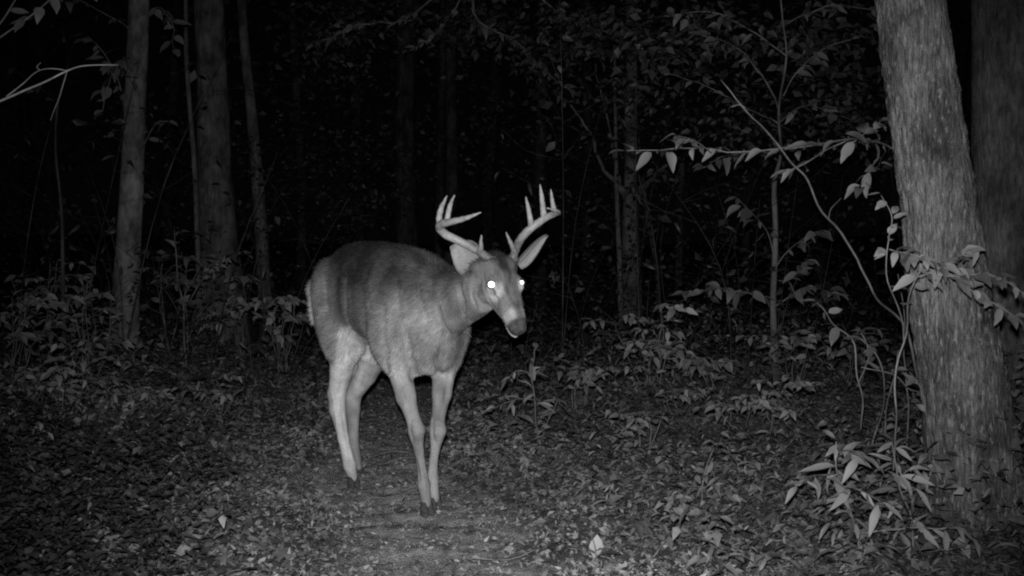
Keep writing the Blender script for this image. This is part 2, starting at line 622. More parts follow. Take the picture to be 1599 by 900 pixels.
# ------------------------------------------------------------------ the deer
def deer():
    Bx, By = 0.55, -0.835
    HIP = np.array([-0.768, 4.973, 0.0])
    Bv = np.array([Bx, By, 0.0]); Bv /= np.linalg.norm(Bv)
    Lv = np.array([-Bv[1], Bv[0], 0.0])
    Uz = np.array([0, 0, 1.0])

    def bd(s, l, z):
        return HIP + Bv * s + Lv * l + Uz * z

    # head frame
    H0 = P(783, 405, 3.98)
    NOSE = P(823, 499, 3.85)
    Fv = norm(NOSE - H0)
    g = np.array([0.47, -0.88, 0.0]); g /= np.linalg.norm(g)
    Lh = np.array([-g[1], g[0], 0.02])
    Lh = norm(Lh - Fv * np.dot(Lh, Fv))
    Uh = np.cross(Fv, Lh)
    if Uh[2] < 0: Uh = -Uh
    HL = float(np.linalg.norm(NOSE - H0))

    def hd(f, l, u):
        return H0 + Fv * f + Lh * l + Uh * u

    vox = 0.005
    lo = np.array([-1.12, 3.72, -0.01]); hi = np.array([0.14, 5.34, 1.14])
    n = np.ceil((hi - lo) / vox).astype(int)
    ax = [lo[i] + vox * np.arange(n[i]) for i in range(3)]
    D = np.full(n, 0.5, np.float32)

    def sub(a, b, m):
        i0 = np.maximum(0, np.floor((np.minimum(a, b) - m - lo) / vox).astype(int))
        i1 = np.minimum(n, np.ceil((np.maximum(a, b) + m - lo) / vox).astype(int) + 1)
        sl = tuple(slice(i0[k], i1[k]) for k in range(3))
        G = np.stack(np.meshgrid(ax[0][sl[0]], ax[1][sl[1]], ax[2][sl[2]], indexing='ij'), -1).astype(np.float32)
        return sl, G

    def blend(sl, d, k):
        a = D[sl]
        h = np.maximum(k - np.abs(a - d), 0) / k
        D[sl] = np.minimum(a, d) - h * h * k * 0.25

    def carve(sl, d, k):
        a = D[sl]
        d = -d
        h = np.maximum(k - np.abs(a - d), 0) / k
        D[sl] = np.maximum(a, d) + h * h * k * 0.25

    def cone(a, b, ra, rb, k=0.03, neg=False):
        a, b = np.asarray(a), np.asarray(b)
        sl, G = sub(a, b, max(ra, rb) + k + 0.01)
        ab = (b - a).astype(np.float32)
        t = np.clip(((G - a.astype(np.float32)) @ ab) / max(float(ab @ ab), 1e-9), 0, 1)
        d = np.linalg.norm(G - a.astype(np.float32) - t[..., None] * ab, axis=-1) - (ra + (rb - ra) * t)
        (carve if neg else blend)(sl, d, k)

    def ell(c, axes, rad, k=0.03, neg=False):
        c = np.asarray(c)
        m = max(rad)
        sl, G = sub(c, c, m + k + 0.01)
        q = G - c.astype(np.float32)
        A = np.array(axes, np.float32)
        loc = q @ A.T / np.array(rad, np.float32)
        r = np.linalg.norm(loc, axis=-1)
        r2 = np.linalg.norm(loc / np.array(rad, np.float32), axis=-1)
        d = r * (r - 1) / np.maximum(r2, 1e-6)
        (carve if neg else blend)(sl, d, k)

    def loft(org, ax_s, ax_w, ax_h, tab, k=0.03, pw=2.0):
        """tab rows: s, centre offset along h, half height up, half height down, half width, (centre w)"""
        tab = np.array(tab, float)
        pts = np.array([org + ax_s * r[0] + ax_h * r[1] for r in tab])
        m = tab[:, 2:5].max() + k + 0.02
        sl, G = sub(pts.min(0), pts.max(0), m)
        q = G - np.asarray(org, np.float32)
        s = q @ ax_s.astype(np.float32)
        w = q @ ax_w.astype(np.float32)
        h = q @ ax_h.astype(np.float32)
        sc = np.clip(s, tab[0, 0], tab[-1, 0])
        # smooth interpolation through a fine table
        fine = catmull(tab, 8)
        f = lambda c: np.interp(sc, fine[:, 0], fine[:, c]).astype(np.float32)
        c0, hu, hd_, hw = f(1), f(2), f(3), f(4)
        hh = h - c0
        hr = np.where(hh > 0, hu, hd_)
        r = (np.abs(w / hw) ** pw + np.abs(hh / hr) ** pw) ** (1 / pw)
        d = (r - 1) * np.minimum(hw, hr)
        over = np.abs(s - sc)
        d = np.where(over > 0, np.sqrt(np.maximum(d, 0) ** 2 + over ** 2) + np.minimum(d, 0) * (over <= 0), d)
        blend(sl, d.astype(np.float32), k)

    # trunk of the body: s, centre z, up, down, half width
    T = [(-0.180, .85, .035, .06, .03), (-0.15, .85, .075, .12, .065), (-0.08, .85, .132, .17, .082), (0.02, .84, .202, .17, .092), (0.13, .835, .228, .160, .110),
         (0.27, .83, .236, .155, .126), (0.42, .82, .238, .178, .146), (0.56, .805, .236, .212, .154), (0.68, .785, .232, .238, .148),
         (0.78, .77, .225, .225, .120), (0.85, .76, .17, .185, .085), (0.90, .755, .10, .12, .05)]
    loft(HIP, Bv, Lv, Uz, T, 0.05, 2.15)
    # neck
    N0, N1 = bd(0.60, 0, 0.845), P(757, 452, 4.03)
    na = norm(N1 - N0)
    nw = norm(np.cross(na, Uz)); nh = np.cross(nw, na)
    NL = float(np.linalg.norm(N1 - N0))
    loft(N0, na, nw, nh, [(0, 0.0, .160, .24, .120), (NL * .25, 0.0, .132, .235, .115), (NL * .5, -0.005, .102, .190, .098), (NL * .75, 0.0, .088, .136, .080), (NL, 0.0, .082, .085, .066)], 0.06)
    # brisket and shoulder masses
    for sgn in (-1, 1):
        ell(bd(.70, sgn * .105, .76), [norm(Bv * .5 + Uz * .85), Lv, norm(Uz * .5 - Bv * .85)], (.19, .055, .105), 0.05)
        ell(bd(.78, sgn * .060, .68), [Bv, Lv, Uz], (.06, .06, .09), 0.05)
    ell(bd(.84, 0, .66), [Bv, Lv, Uz], (.06, .08, .10), 0.06)
    # haunches
    for sgn in (-1, 1):
        ell(bd(-.005, sgn * .053, .79), [norm(Bv * .35 - Uz * .93), Lv, norm(Bv * .93 + Uz * .35)], (.215, .062, .118), 0.04)
        cone(bd(.20, sgn * .174, .93), bd(.19, sgn * .166, .70), .030, .034, .075, True)     # hollow of the flank
        cone(bd(.535, sgn * .215, .88), bd(.55, sgn * .208, .66), .030, .030, .07, True)      # behind the shoulder
    # legs: joints in the photograph
    legs = {
        'rh': [P(531, 505, 4.86), P(538, 545, 4.85), P(533, 580, 4.885), P(526, 615, 4.93), P(527, 640, 4.935), P(536, 685, 4.92), P(546, 727, 4.895), P(551, 746, 4.865)],
        'lh': [P(586, 525, 5.06), P(586, 552, 5.05), P(571, 586, 5.09), P(551, 616, 5.165), P(550, 640, 5.18), P(552, 680, 5.20), P(555, 716, 5.20), P(559, 732, 5.17)],
        'rf': [P(618, 520, 4.34), P(623, 565, 4.32), P(634, 620, 4.27), P(647, 660, 4.235), P(651, 684, 4.235), P(657, 722, 4.225), P(662, 757, 4.215), P(666, 786, 4.195)],
        'lf': [P(698, 520, 4.42), P(697, 562, 4.41), P(690, 615, 4.37), P(683, 660, 4.335), P(682, 684, 4.335), P(677, 720, 4.335), P(675, 750, 4.33), P(679, 779, 4.305)],
    }
    rads = {
        'h': [.084, .070, .049, .041, .036, .0240, .0270, .0215],
        'f': [.068, .049, .035, .0265, .0245, .0160, .0235, .0190],
    }
    for key, J in legs.items():
        rr_ = rads[key[1]]
        for i in range(len(J) - 1):
            cone(J[i], J[i + 1], rr_[i], rr_[i + 1], 0.09 if i == 0 else 0.012)
        if key[1] == 'h':   # point of the hock, tendon
            cone(J[3] - Bv * .040 + Uz * .035, J[3] - Bv * .014 - Uz * .03, .017, .014, .02)
            cone(J[3] - Bv * .040 + Uz * .035, J[1] - Bv * .075 + Uz * .05, .011, .020, .03)
            cone(J[0] + Bv * .02, J[1] + Bv * .03, .05, .04, .04)
        else:               # knee cap, elbow
            ell((J[3] + J[4]) / 2 + Bv * .008, [Uz, Lv, Bv], (.036, .0345, .032), .010)
            cone(J[1] - Bv * .05 + Uz * .05, J[2], .030, .02, .04)
        cone(J[6] - Bv * .012 - Uz * .004, J[6] - Bv * .016 - Uz * .018, .011, .008, .01)  # dew claws
    cone(bd(.80, .05, .72), legs['lf'][0], .075, .06, .06)
    # sheath line at the belly, tail
    cone(bd(.20, 0, .68), bd(.33, 0, .665), .022, .026, .05)
    cone(bd(-.15, -.015, .965), bd(-.185, -.045, .87), .028, .034, .03)
    cone(bd(-.185, -.045, .87), bd(-.18, -.055, .72), .034, .014, .02)
    # head: f, centre u, up, down, half width
    HT = [(-.036, -.085, .030, .04, .030), (-.024, -.078, .050, .06, .048), (0.0, -.07, .064, .07, .057), (.05, -.07, .073, .078, .063), (.095, -.068, .064, .075, .062), (.14, -.066, .053, .066, .051),
          (.185, -.066, .044, .053, .041), (.225, -.066, .038, .041, .0345), (HL - .035, -.066, .036, .036, .034), (HL - .008, -.068, .031, .031, .031), (HL + .008, -.070, .018, .02, .022)]
    loft(H0, Fv, Lh, Uh, HT, 0.03, 2.2)
    ell(hd(-.018, 0, -.048), [Fv, Lh, Uh], (.040, .050, .038), 0.03)                      # crown between the antlers
    for sgn in (-1, 1):
        ell(hd(.088, sgn * .053, -.030), [Fv, Lh, Uh], (.030, .014, .018), .015)         # brow over the eye
        ell(hd(.045, sgn * .047, -.105), [norm(Fv + Uh * .3), Lh, norm(Uh - Fv * .3)], (.055, .020, .045), .025)   # jaw muscle
        cone(hd(.016, sgn * .030, -.024), hd(.010, sgn * .036, -.010), .018, .015, .03)    # antler pedicle
        cone(hd(.012, sgn * .048, -.060), hd(-.012, sgn * .075, -.055), .024, .018, .04)   # ear root
        ell(hd(.135, sgn * .052, -.058), [Fv, Lh, Uh], (.022, .012, .010), .012, True)   # pit before the eye
        ell(hd(HL - .004, sgn * .020, -.052), [norm(Fv + Lh * sgn * .5), Lh, Uh], (.012, .007, .009), .008, True)  # nostril
        ell(hd(.101, sgn * .0635, -.046), [Fv, Lh, Uh], (.017, .012, .015), .008, True)  # eye socket
    ell(hd(HL - .03, 0, -.108), [Fv, Lh, Uh], (.035, .022, .014), .015)                  # chin and lower lip
    cone(hd(HL - .012, -.034, -.094), hd(HL - .075, -.043, -.100), .0035, .003, .006, True)   # mouth line
    cone(hd(HL - .012, .034, -.094), hd(HL - .075, .043, -.100), .0035, .003, .006, True)

    # creases: skin folds, edges of shoulder and haunch, tendons, cheek
    def surf(u, v, d0=3.7, d1=5.35):
        for d in np.arange(d0, d1, .0025):
            p = P(u, v, d)
            i = np.round((p - lo) / vox).astype(int)
            if (i < 0).any() or (i >= n).any():
                continue
            if D[i[0], i[1], i[2]] < 0:
                return p
        return None

    for rad_, line in ((.016, ((646, 588), (643, 565), (637, 540), (633, 515))), (.013, ((604, 575), (603, 545), (599, 515), (600, 480))),
                       (.015, ((681, 585), (686, 562), (696, 540))), (.013, ((558, 545), (550, 512), (543, 475), (544, 435))),
                       (.008, ((575, 530), (580, 480), (574, 430))), (.009, ((628, 505), (622, 455), (630, 415))), (.010, ((668, 500), (655, 455), (652, 415))),
                       (.008, ((700, 520), (684, 480), (676, 440))), (.009, ((735, 505), (722, 470), (716, 440))), (.005, ((755, 425), (757, 450), (766, 474), (783, 496))),
                       (.007, ((752, 430), (742, 460), (752, 488))), (.0075, ((626, 580), (637, 620), (646, 652))), (.0075, ((702, 585), (696, 620), (688, 652))), (.006, ((640, 690), (650, 720), (655, 748))), (.006, ((641, 655), (640, 672), (645, 688))), (.006, ((676, 655), (675, 672), (677, 690))),
                       (.004, ((655, 690), (660, 720), (664, 745))), (.004, ((681, 690), (677, 715), (675, 740))), (.008, ((540, 555), (535, 588), (530, 615))), (.0065, ((534, 645), (541, 680), (547, 715))), (.007, ((577, 560), (566, 590), (556, 612))),
                       (.006, ((520, 520), (515, 480), (510, 440))), (.006, ((800, 425), (797, 450), (800, 470))), (.004, ((789, 430), (792, 445), (795, 462)))):
        pts = [surf(*q) for q in line]
        pts = [q for q in pts if q is not None]
        tc_ = np.array([0, 0, CAMZ])
        pts = [q + norm(tc_ - q) * rad_ * .35 for q in pts]
        for a_, b_ in zip(pts[:-1], pts[1:]):
            if np.linalg.norm(a_ - b_) < .25:
                cone(a_, b_, rad_, rad_, rad_ * 1.3, True)

    # surface nets
    S = D < 0
    c = S[:-1, :-1, :-1].astype(np.int8)
    cnt = np.zeros(np.array(n) - 1, np.int8)
    for dx in (0, 1):
        for dy in (0, 1):
            for dz in (0, 1):
                cnt += S[dx:n[0] - 1 + dx, dy:n[1] - 1 + dy, dz:n[2] - 1 + dz]
    act = np.argwhere((cnt > 0) & (cnt < 8))
    vid = np.full(np.array(n) - 1, -1, np.int32)
    vid[act[:, 0], act[:, 1], act[:, 2]] = np.arange(len(act))
    acc = np.zeros((len(act), 3)); num = np.zeros(len(act))
    corners = [(a, b_, c_) for a in (0, 1) for b_ in (0, 1) for c_ in (0, 1)]
    for i, ca in enumerate(corners):
        for cb in corners[i + 1:]:
            if sum(abs(p - q) for p, q in zip(ca, cb)) != 1: continue
            A = act + np.array(ca); Bb = act + np.array(cb)
            da = D[A[:, 0], A[:, 1], A[:, 2]]; db = D[Bb[:, 0], Bb[:, 1], Bb[:, 2]]
            m = (da < 0) != (db < 0)
            t = (da / np.where(m, da - db, 1))[:, None]
            q = np.array(ca) + t * (np.array(cb) - np.array(ca))
            acc[m] += q[m]; num[m] += 1
    V = lo + vox * (act + acc / np.maximum(num, 1)[:, None])
    Fq = []
    for axn in range(3):
        o1, o2 = [(1, 2), (2, 0), (0, 1)][axn]
        sA = [slice(0, -1) if k == axn else slice(1, -1) for k in range(3)]
        sB = [slice(1, None) if k == axn else slice(1, -1) for k in range(3)]
        a, b_ = S[tuple(sA)], S[tuple(sB)]
        e = np.argwhere(a != b_)
        sgnv = a[e[:, 0], e[:, 1], e[:, 2]]
        e = e + np.array([0 if k == axn else 1 for k in range(3)])
        d1 = np.zeros(3, int); d1[o1] = 1
        d2 = np.zeros(3, int); d2[o2] = 1
        g4 = [e - d1 - d2, e - d2, e, e - d1]
        ids = np.stack([vid[q[:, 0], q[:, 1], q[:, 2]] for q in g4], -1)
        ids[~sgnv] = ids[~sgnv][:, ::-1]
        Fq.append(ids)
    Fq = np.concatenate(Fq)
    Fq = Fq[(Fq >= 0).all(1)]
    # light smoothing
    E = np.concatenate([Fq[:, [0, 1]], Fq[:, [1, 2]], Fq[:, [2, 3]], Fq[:, [3, 0]]])
    for lam in (0.5, 0.5, -0.3, 0.5):
        sm = np.zeros_like(V); cn = np.zeros(len(V))
        for k in range(3):
            sm[:, k] = np.bincount(E[:, 0], V[E[:, 1], k], len(V)) + np.bincount(E[:, 1], V[E[:, 0], k], len(V))
        cn = np.bincount(E[:, 0], minlength=len(V)) + np.bincount(E[:, 1], minlength=len(V))
        V = V + lam * (sm / np.maximum(cn, 1)[:, None] - V)
    # vertex normals
    fn = np.cross(V[Fq[:, 2]] - V[Fq[:, 0]], V[Fq[:, 3]] - V[Fq[:, 1]])
    Nn = np.zeros_like(V)
    for j in range(4):
        for k in range(3):
            Nn[:, k] += np.bincount(Fq[:, j], fn[:, k], len(V))
    Nn = norm(Nn)

    # coat pigment, with some leg and fold shading put into the tone
    q = V - HIP
    s, l, z = q @ Bv, q @ Lv, V[:, 2]
    h = V - H0
    f, hl, hu = h @ Fv, h @ Lh, h @ Uh
    nq = (V - N0) @ na / NL
    top = np.interp(s, [-.2, 0, .3, .6, .8], [.95, 1.06, 1.066, 1.03, .98])
    depth = np.clip((top - z) / 0.45, 0, 1)
    coat = 0.084 + 0.080 * sstep(0.05, 0.75, depth)
    coat = coat - .025 * sstep(.09, .20, s) * sstep(.62, .46, s) * sstep(.95, .6, depth) + .035 * sstep(.40, .68, s) * sstep(.05, .5, depth) + .06 * sstep(.24, .09, s) * sstep(.03, .4, depth)   # pale shoulder and haunch, dark flank
    coat = coat + 0.080 * sstep(0.64, 0.52, z)                       # legs
    coat = coat - 0.05 * sstep(0.10, 0.04, z) - .03 * sstep(.36, .30, z) * (s < .25) + .05 * sstep(.62, .5, z) * sstep(.30, .36, z) * (s < .25)  # coat tone offsets shading at the hock: paler above, darker below
    coat = coat + 0.20 * sstep(0.05, 0.0, z - np.interp(s, [-.1, .1, .3, .5, .7], [.5, .69, .69, .655, .5])) * (np.abs(l) < .10) * (s < .5) * (s > .05)   # white belly
    coat = coat + 0.07 * sstep(.12, -.02, s) * sstep(.95, .70, z) * sstep(.25, .50, z)
    nk = sstep(.10, .5, nq) * sstep(.10, -.02, f)
    nz = (V - (N0 + np.outer(np.clip(nq, 0, 1), na * NL))) @ nh
    coat = coat + nk * (0.10 * sstep(.06, -.10, nz)) + .06 * sstep(.62, .95, nq) * sstep(.12, .0, f) * sstep(.09, .02, nz)
    stre = fbm(np.stack([s * 9, l * 30, z * 13], -1), 4)
    coat = coat * (0.45 + 1.1 * stre)
    lgs = fbm(np.stack([V[:, 0] * 75, V[:, 1] * 75, z * 9], -1), 3)
    stre = np.where(z < .62, .35 * stre + .65 * lgs, stre)
    big = fbm(np.stack([s * 25 + 3, l * 14, z * 3.2], -1), 3)  # upright streaks that put fold shading into the coat tone
    coat = coat * (0.68 + 0.64 * big)
    head = sstep(-.05, .05, f) * (np.abs(hl) < .10) * sstep(-.19, -.12, hu) * (np.linalg.norm(h, axis=1) < .40)
    hc = 0.185 + 0 * f
    hc = hc - 0.075 * sstep(.10, .02, f) * sstep(-.06, .0, hu) * sstep(.06, .03, np.abs(hl))       # dark crown
    hc = hc - 0.06 * sstep(.026, .010, np.abs(hl)) * sstep(-.06, -.03, hu)                          # dark nose bridge
    er = np.sqrt((f - .104) ** 2 + (hu + .047) ** 2)
    hc = hc + 0.25 * sstep(.054, .024, er + .25 * np.abs(f - .125)) * (np.abs(hl) > .03)                                    # pale eye ring
    hc = hc - 0.19 * sstep(.023, .017, er) * (np.abs(hl) > .04)
    hc = hc + 0.03 * sstep(-.09, -.15, hu) + 0.12 * sstep(-.09, -.12, hu) * sstep(.05, .12, f)       # throat and jaw edge
    hc = hc + 0.15 * sstep(HL - .078, HL - .058, f) * sstep(HL - .026, HL - .042, f) * sstep(.002, .024, np.abs(hl))                # muzzle band
    hc = hc + 0.16 * sstep(-.096, -.104, hu) * sstep(HL - .09, HL - .05, f)                         # white chin
    hc = hc * (0.55 + 0.9 * fbm(np.stack([f * 32, hl * 55, hu * 45], -1), 4))
    nose = sstep(HL - .036, HL - .024, f) * sstep(-.103, -.094, hu)
    hc = hc * (1 - nose) + (0.05 + .09 * fbm(np.stack([f * 90, hl * 70, hu * 70], -1), 2)) * nose
    mouth = sstep(.006, .002, np.abs(hu + .096)) * sstep(HL - .08, HL - .06, f)
    hc = hc * (1 - .7 * mouth)
    coat = coat * (1 - head) + hc * head
    tail = sstep(-.165, -.18, s) * (z < .93) * (z > .68)
    coat = coat + 0.22 * tail
    coat = np.clip((.16 + (coat - .16) * 1.22) * .93, .03, .62)

    root = empty('deer', (float(HIP[0] + .2), float(HIP[1] - .3), 0.0))
    tag(root, 'antlered buck deer walking down the leafy trail towards the camera with glowing eyes', 'deer')
    off = np.array(root.location)

    m, nd, ln, b = new_mat('deer_coat', 0.75, 0.12)
    at = nd.new('ShaderNodeAttribute'); at.attribute_name = 'tint'
    n1 = noise_tex(nd, ln, 150, None, 4)
    r1 = ramp(nd, [(0.3, 0.78), (0.7, 1.15)])
    ln.new(n1.outputs['Fac'], r1.inputs[0])
    mx = nd.new('ShaderNodeMix'); mx.data_type = 'RGBA'; mx.blend_type = 'MULTIPLY'
    mx.inputs['Factor'].default_value = 1
    ln.new(at.outputs['Fac'], mx.inputs['A']); ln.new(r1.outputs[0], mx.inputs['B'])
    ln.new(mx.outputs['Result'], b.inputs['Base Color'])
    bump(nd, ln, n1.outputs['Fac'], b, 0.5, 0.004)
    body = obj('body', mesh_np('deer_body', V - off, Fq, mat=m, tint=coat), root)

    # short hair lying along the body
    NH = 170000
    area = 0.5 * np.linalg.norm(fn, axis=1)
    pf = RNG.choice(len(Fq), NH, p=area / area.sum())
    w4 = RNG.dirichlet((1, 1, 1, 1), NH)
    hp = np.einsum('nk,nki->ni', w4, V[Fq[pf]])
    hn = norm(np.einsum('nk,nki->ni', w4, Nn[Fq[pf]]))
    hcol = np.einsum('nk,nk->n', w4, coat[Fq[pf]])
    hz = hp[:, 2]
    hf = (hp - H0) @ Fv
    hnq = (hp - N0) @ na / NL
    onhead = (hf > -.01) & (np.linalg.norm(hp - H0, axis=1) < .38)
    onneck = (~onhead) & (hnq > .3) & (hz > .60)
    direc = -Bv * .8 - Uz * .55 + 0 * hp
    leg = sstep(.62, .48, hz)[:, None]
    direc = direc * (1 - leg) + leg * (-Uz - Bv * .15)
    direc[onneck] = -na * .7 - Uz * .6
    direc[onhead] = -Fv * .9 - Uh * .15
    direc = direc + RNG.normal(0, .25, (NH, 3)) + (fbm(hp * 9, 2) - .5)[:, None] * np.array([.8, .5, .2])
    direc = norm(direc - hn * np.sum(direc * hn, 1)[:, None])
    ln_ = np.where(onhead, .007, np.where(onneck, .026, .027 - .0235 * leg[:, 0])) * RNG.uniform(.6, 1.3, NH)
    isnose = (hf > HL - .03) & onhead
    ln_[isnose] = .001
    lift = RNG.uniform(.12, .52, NH)[:, None] * (1 - .55 * leg)
    tip = hp + (direc + hn * lift) * ln_[:, None]
    side = norm(np.cross(direc, hn)) * (np.where(onhead, .0007, .0011))[:, None]
    base = hp - hn * .001
    VV = np.stack([base - side, base + side, tip], 1).reshape(-1, 3)
    FF = np.arange(NH * 3).reshape(-1, 3)
    tc = np.repeat(hcol * RNG.uniform(.62, 1.38, NH) * (.7 + .6 * vnoise(hp * 85)), 3)
    m2, nd, ln, b = new_mat('deer_hair', 0.6, 0.15)
    at = nd.new('ShaderNodeAttribute'); at.attribute_name = 'tint'
    ln.new(at.outputs['Fac'], b.inputs['Base Color'])
    fur = obj('fur', mesh_np('deer_fur', VV - off, FF, mat=m2, tint=tc, smooth=False), root)
    tag(fur, kind='stuff')

    # hooves: two toes each
    mh, nd, ln, b = new_mat('hoof_horn', 0.7, 0.12)
    nh_ = noise_tex(nd, ln, 60, (1, 1, 3), 3)
    rh = ramp(nd, [(0.3, .035), (0.7, .085)])
    ln.new(nh_.outputs['Fac'], rh.inputs[0]); ln.new(rh.outputs[0], b.inputs['Base Color'])
    for key, J in legs.items():
        a = Acc()
        base = J[7]
        gzv = float(gz(base[0], base[1], False))
        fw = norm(np.array([Bv[0], Bv[1], 0]))
        for sg in (-1, 1):
            sec = []
            for (zz, f0, f1, w) in ((base[2] + .006, -.016, .014, .013), ((base[2] + gzv) / 2, -.020, .030, .0155), (gzv + .004, -.020, .038, .0155), (gzv - .012, -.018, .040, .0145)):
                ring = []
                for th in np.arange(10) / 10 * 2 * np.pi:
                    cx = (f0 + f1) / 2 + (f1 - f0) / 2 * math.cos(th)
                    tp = 1 - .55 * max(0, math.cos(th)) ** 2
                    ring.append(np.array([base[0], base[1], zz]) + fw * cx + Lv * (sg * .0125 + w * tp * math.sin(th) * .95))
                sec.append(ring)
            Vv = np.array(sec).reshape(-1, 3)
            Fh = [(i * 10 + j, (i + 1) * 10 + j, (i + 1) * 10 + (j + 1) % 10, i * 10 + (j + 1) % 10) for i in range(3) for j in range(10)]
            Fh += [tuple(range(10)), tuple(range(39, 29, -1))]
            a.add(Vv, Fh)
        obj('hoof', a.mesh('hoof', mh, off), root)

    # ears
    me_, nd, ln, b = new_mat('ear_skin', 0.8, 0.1)
    at = nd.new('ShaderNodeAttribute'); at.attribute_name = 'tint'
    ln.new(at.outputs['Fac'], b.inputs['Base Color'])
    nb = noise_tex(nd, ln, 120, None, 3)
    bump(nd, ln, nb.outputs['Fac'], b, .4, .004)

    def ear(base, tip, open_dir, width, cup):
        ax_ = norm(tip - base); L = np.linalg.norm(tip - base)
        op = norm(open_dir - ax_ * np.dot(open_dir, ax_))
        sd = np.cross(op, ax_)
        nt_, na_ = 18, 13
        Vi, Vo, ti = [], [], []
        for i in range(nt_ + 1):
            t = i / nt_
            w = width * (math.sin(math.pi * min(1, .12 + .88 * t) ** 0.85) ** .75) * (1 if t < .98 else .5) + .002
            if t < .2: w = max(w, .018)
            for j in range(na_):
                a_ = (j / (na_ - 1) * 2 - 1)
                ph = a_ * cup * (1.45 - .75 * t)
                rad_ = w / max(math.sin(min(cup * (1.45 - .75 * t), 1.5)), .2)
                pt = base + ax_ * (L * t + .010 * math.sin(t * 3)) + sd * rad_ * math.sin(ph) - op * (rad_ * (math.cos(ph)) - rad_ * .45) - op * 0.02 * t * t
                thick = .004
                outn = norm(sd * math.sin(ph) - op * math.cos(ph))
                Vi.append(pt); Vo.append(pt + outn * thick)
                ti.append(0.235 - 0.12 * (abs(a_) > .85) + .08 * random.random() - .10 * (t > .9) - .10 * max(0, .25 - t) * 4 * (1 - abs(a_)))
        Vv = np.array(Vi + Vo)
        K = len(Vi)
        Fe = []
        for i in range(nt_):
            for j in range(na_ - 1):
                p = i * na_ + j
                Fe.append((p, p + 1, p + na_ + 1, p + na_))
                Fe.append((K + p, K + p + na_, K + p + na_ + 1, K + p + 1))
            p = i * na_
            Fe.append((p, p + na_, K + p + na_, K + p))
            p = i * na_ + na_ - 1
            Fe.append((p, K + p, K + p + na_, p + na_))
        p = nt_ * na_
        for j in range(na_ - 1):
            Fe.append((p + j, p + j + 1, K + p + j + 1, K + p + j))
        tt = np.concatenate([ti, np.full(K, .16)])
        return obj('ear', mesh_np('ear', Vv - off, Fe, mat=me_, tint=tt), root)

    tocam = norm(np.array([0, 0, CAMZ]) - H0)
    ear(P(748, 417, 4.00), P(699, 386, 4.05), tocam + np.array([-.10, 0, -.20]), .062, .8)
    ear(P(812, 413, 4.05), P(862, 374, 4.10), tocam * .6 + np.array([.6, 0.1, -.75]), .038, 1.0)

    # antlers: main beam and tines, as in the photograph
    ma, nd, ln, b = new_mat('antler_bone', 0.5, 0.3)
    n1 = noise_tex(nd, ln, 40, None, 5)
    r1 = ramp(nd, [(0.3, 0.19), (0.7, 0.38)])
    ln.new(n1.outputs['Fac'], r1.inputs[0])
    at = nd.new('ShaderNodeAttribute'); at.attribute_name = 'tint'
    mx = nd.new('ShaderNodeMix'); mx.data_type = 'RGBA'; mx.blend_type = 'MULTIPLY'
    mx.inputs['Factor'].default_value = 1
    ln.new(r1.outputs[0], mx.inputs['A']); ln.new(at.outputs['Fac'], mx.inputs['B'])
    ln.new(mx.outputs['Result'], b.inputs['Base Color'])
    bump(nd, ln, n1.outputs['Fac'], b, .5, .005)

    def antler(beam, tines):
        a = Acc()
        pts = catmull([np.append(P(u, v, d), w * .92) for (u, v, d, w) in beam], 7)
        wob = lambda Vv, c: (vnoise(Vv * 160) - .5) * .003
        a.tube(pts[:, :3], pts[:, 3], 12, wob)
        for t in tines:
            pts = catmull([np.append(P(u, v, d), w) for (u, v, d, w) in t], 6)
            a.tube(pts[:, :3], pts[:, 3], 10, wob)
        # burr at the base
        p0 = P(*beam[0][:3]); p1 = P(*beam[1][:3])
        q0 = p1
        dirr = norm(p1 - p0)
        a.tube([q0 - dirr * .007, q0 - dirr * .003, q0 + dirr * .003, q0 + dirr * .007], [.014, .0195, .0195, .014], 12, lambda Vv, c: (vnoise(Vv * 300) - .5) * .007)
        me = a.mesh('antler', ma, off)
        dist = np.linalg.norm(np.concatenate(a.v) - P(*beam[0][:3]), axis=1)
        at = me.attributes.new('tint', 'FLOAT', 'POINT')
        at.data.foreach_set('value', (.38 + .72 * sstep(.02, .20, dist)).astype(np.float32))
        return obj('antler', me, root)

    antler([(778, 416, 4.0, .0165), (768, 407, 3.985, .0165), (757, 399, 3.99, .0165), (738, 387, 4.00, .0160), (716, 376, 4.01, .0155), (697, 367, 4.00, .0165), (687, 357, 3.97, .0165),
            (689, 350, 3.93, .0160), (703, 347, 3.88, .0135), (727, 341, 3.82, .0095), (751, 332, 3.77, .0025)],
           [[(687, 355, 3.97, .013), (686, 340, 3.975, .0115), (690, 323, 3.985, .0090), (698, 306, 4.0, .0022)],
            [(697, 350, 3.92, .012), (699, 338, 3.925, .0105), (703, 321, 3.935, .0085), (710, 304, 3.95, .0022)],
            [(749, 395, 3.99, .014), (751, 385, 3.975, .0095), (751, 377, 3.97, .006), (752, 367, 3.965, .0025)]])
    antler([(798, 413, 4.05, .0165), (801, 403, 4.03, .0165), (805, 391, 4.04, .0165), (811, 377, 4.06, .0165), (823, 362, 4.08, .0165), (838, 350, 4.08, .0155), (853, 340, 4.06, .0145), (866, 334, 4.02, .012),
            (873, 332, 3.97, .008), (868, 329, 3.92, .006), (854, 325, 3.88, .0022)],
           [[(830, 355, 4.08, .013), (828, 342, 4.085, .0100), (825, 325, 4.09, .0078), (821, 307, 4.10, .002)],
            [(850, 342, 4.065, .014), (848, 326, 4.07, .0105), (846, 308, 4.075, .0085), (843, 288, 4.08, .002)],
            [(866, 334, 4.03, .011), (864, 323, 4.035, .009), (862, 311, 4.04, .007), (860, 296, 4.05, .002)],
            [(804, 394, 4.03, .012), (799, 383, 4.015, .009), (795, 374, 4.01, .0065), (790, 363, 4.0, .0025)]])

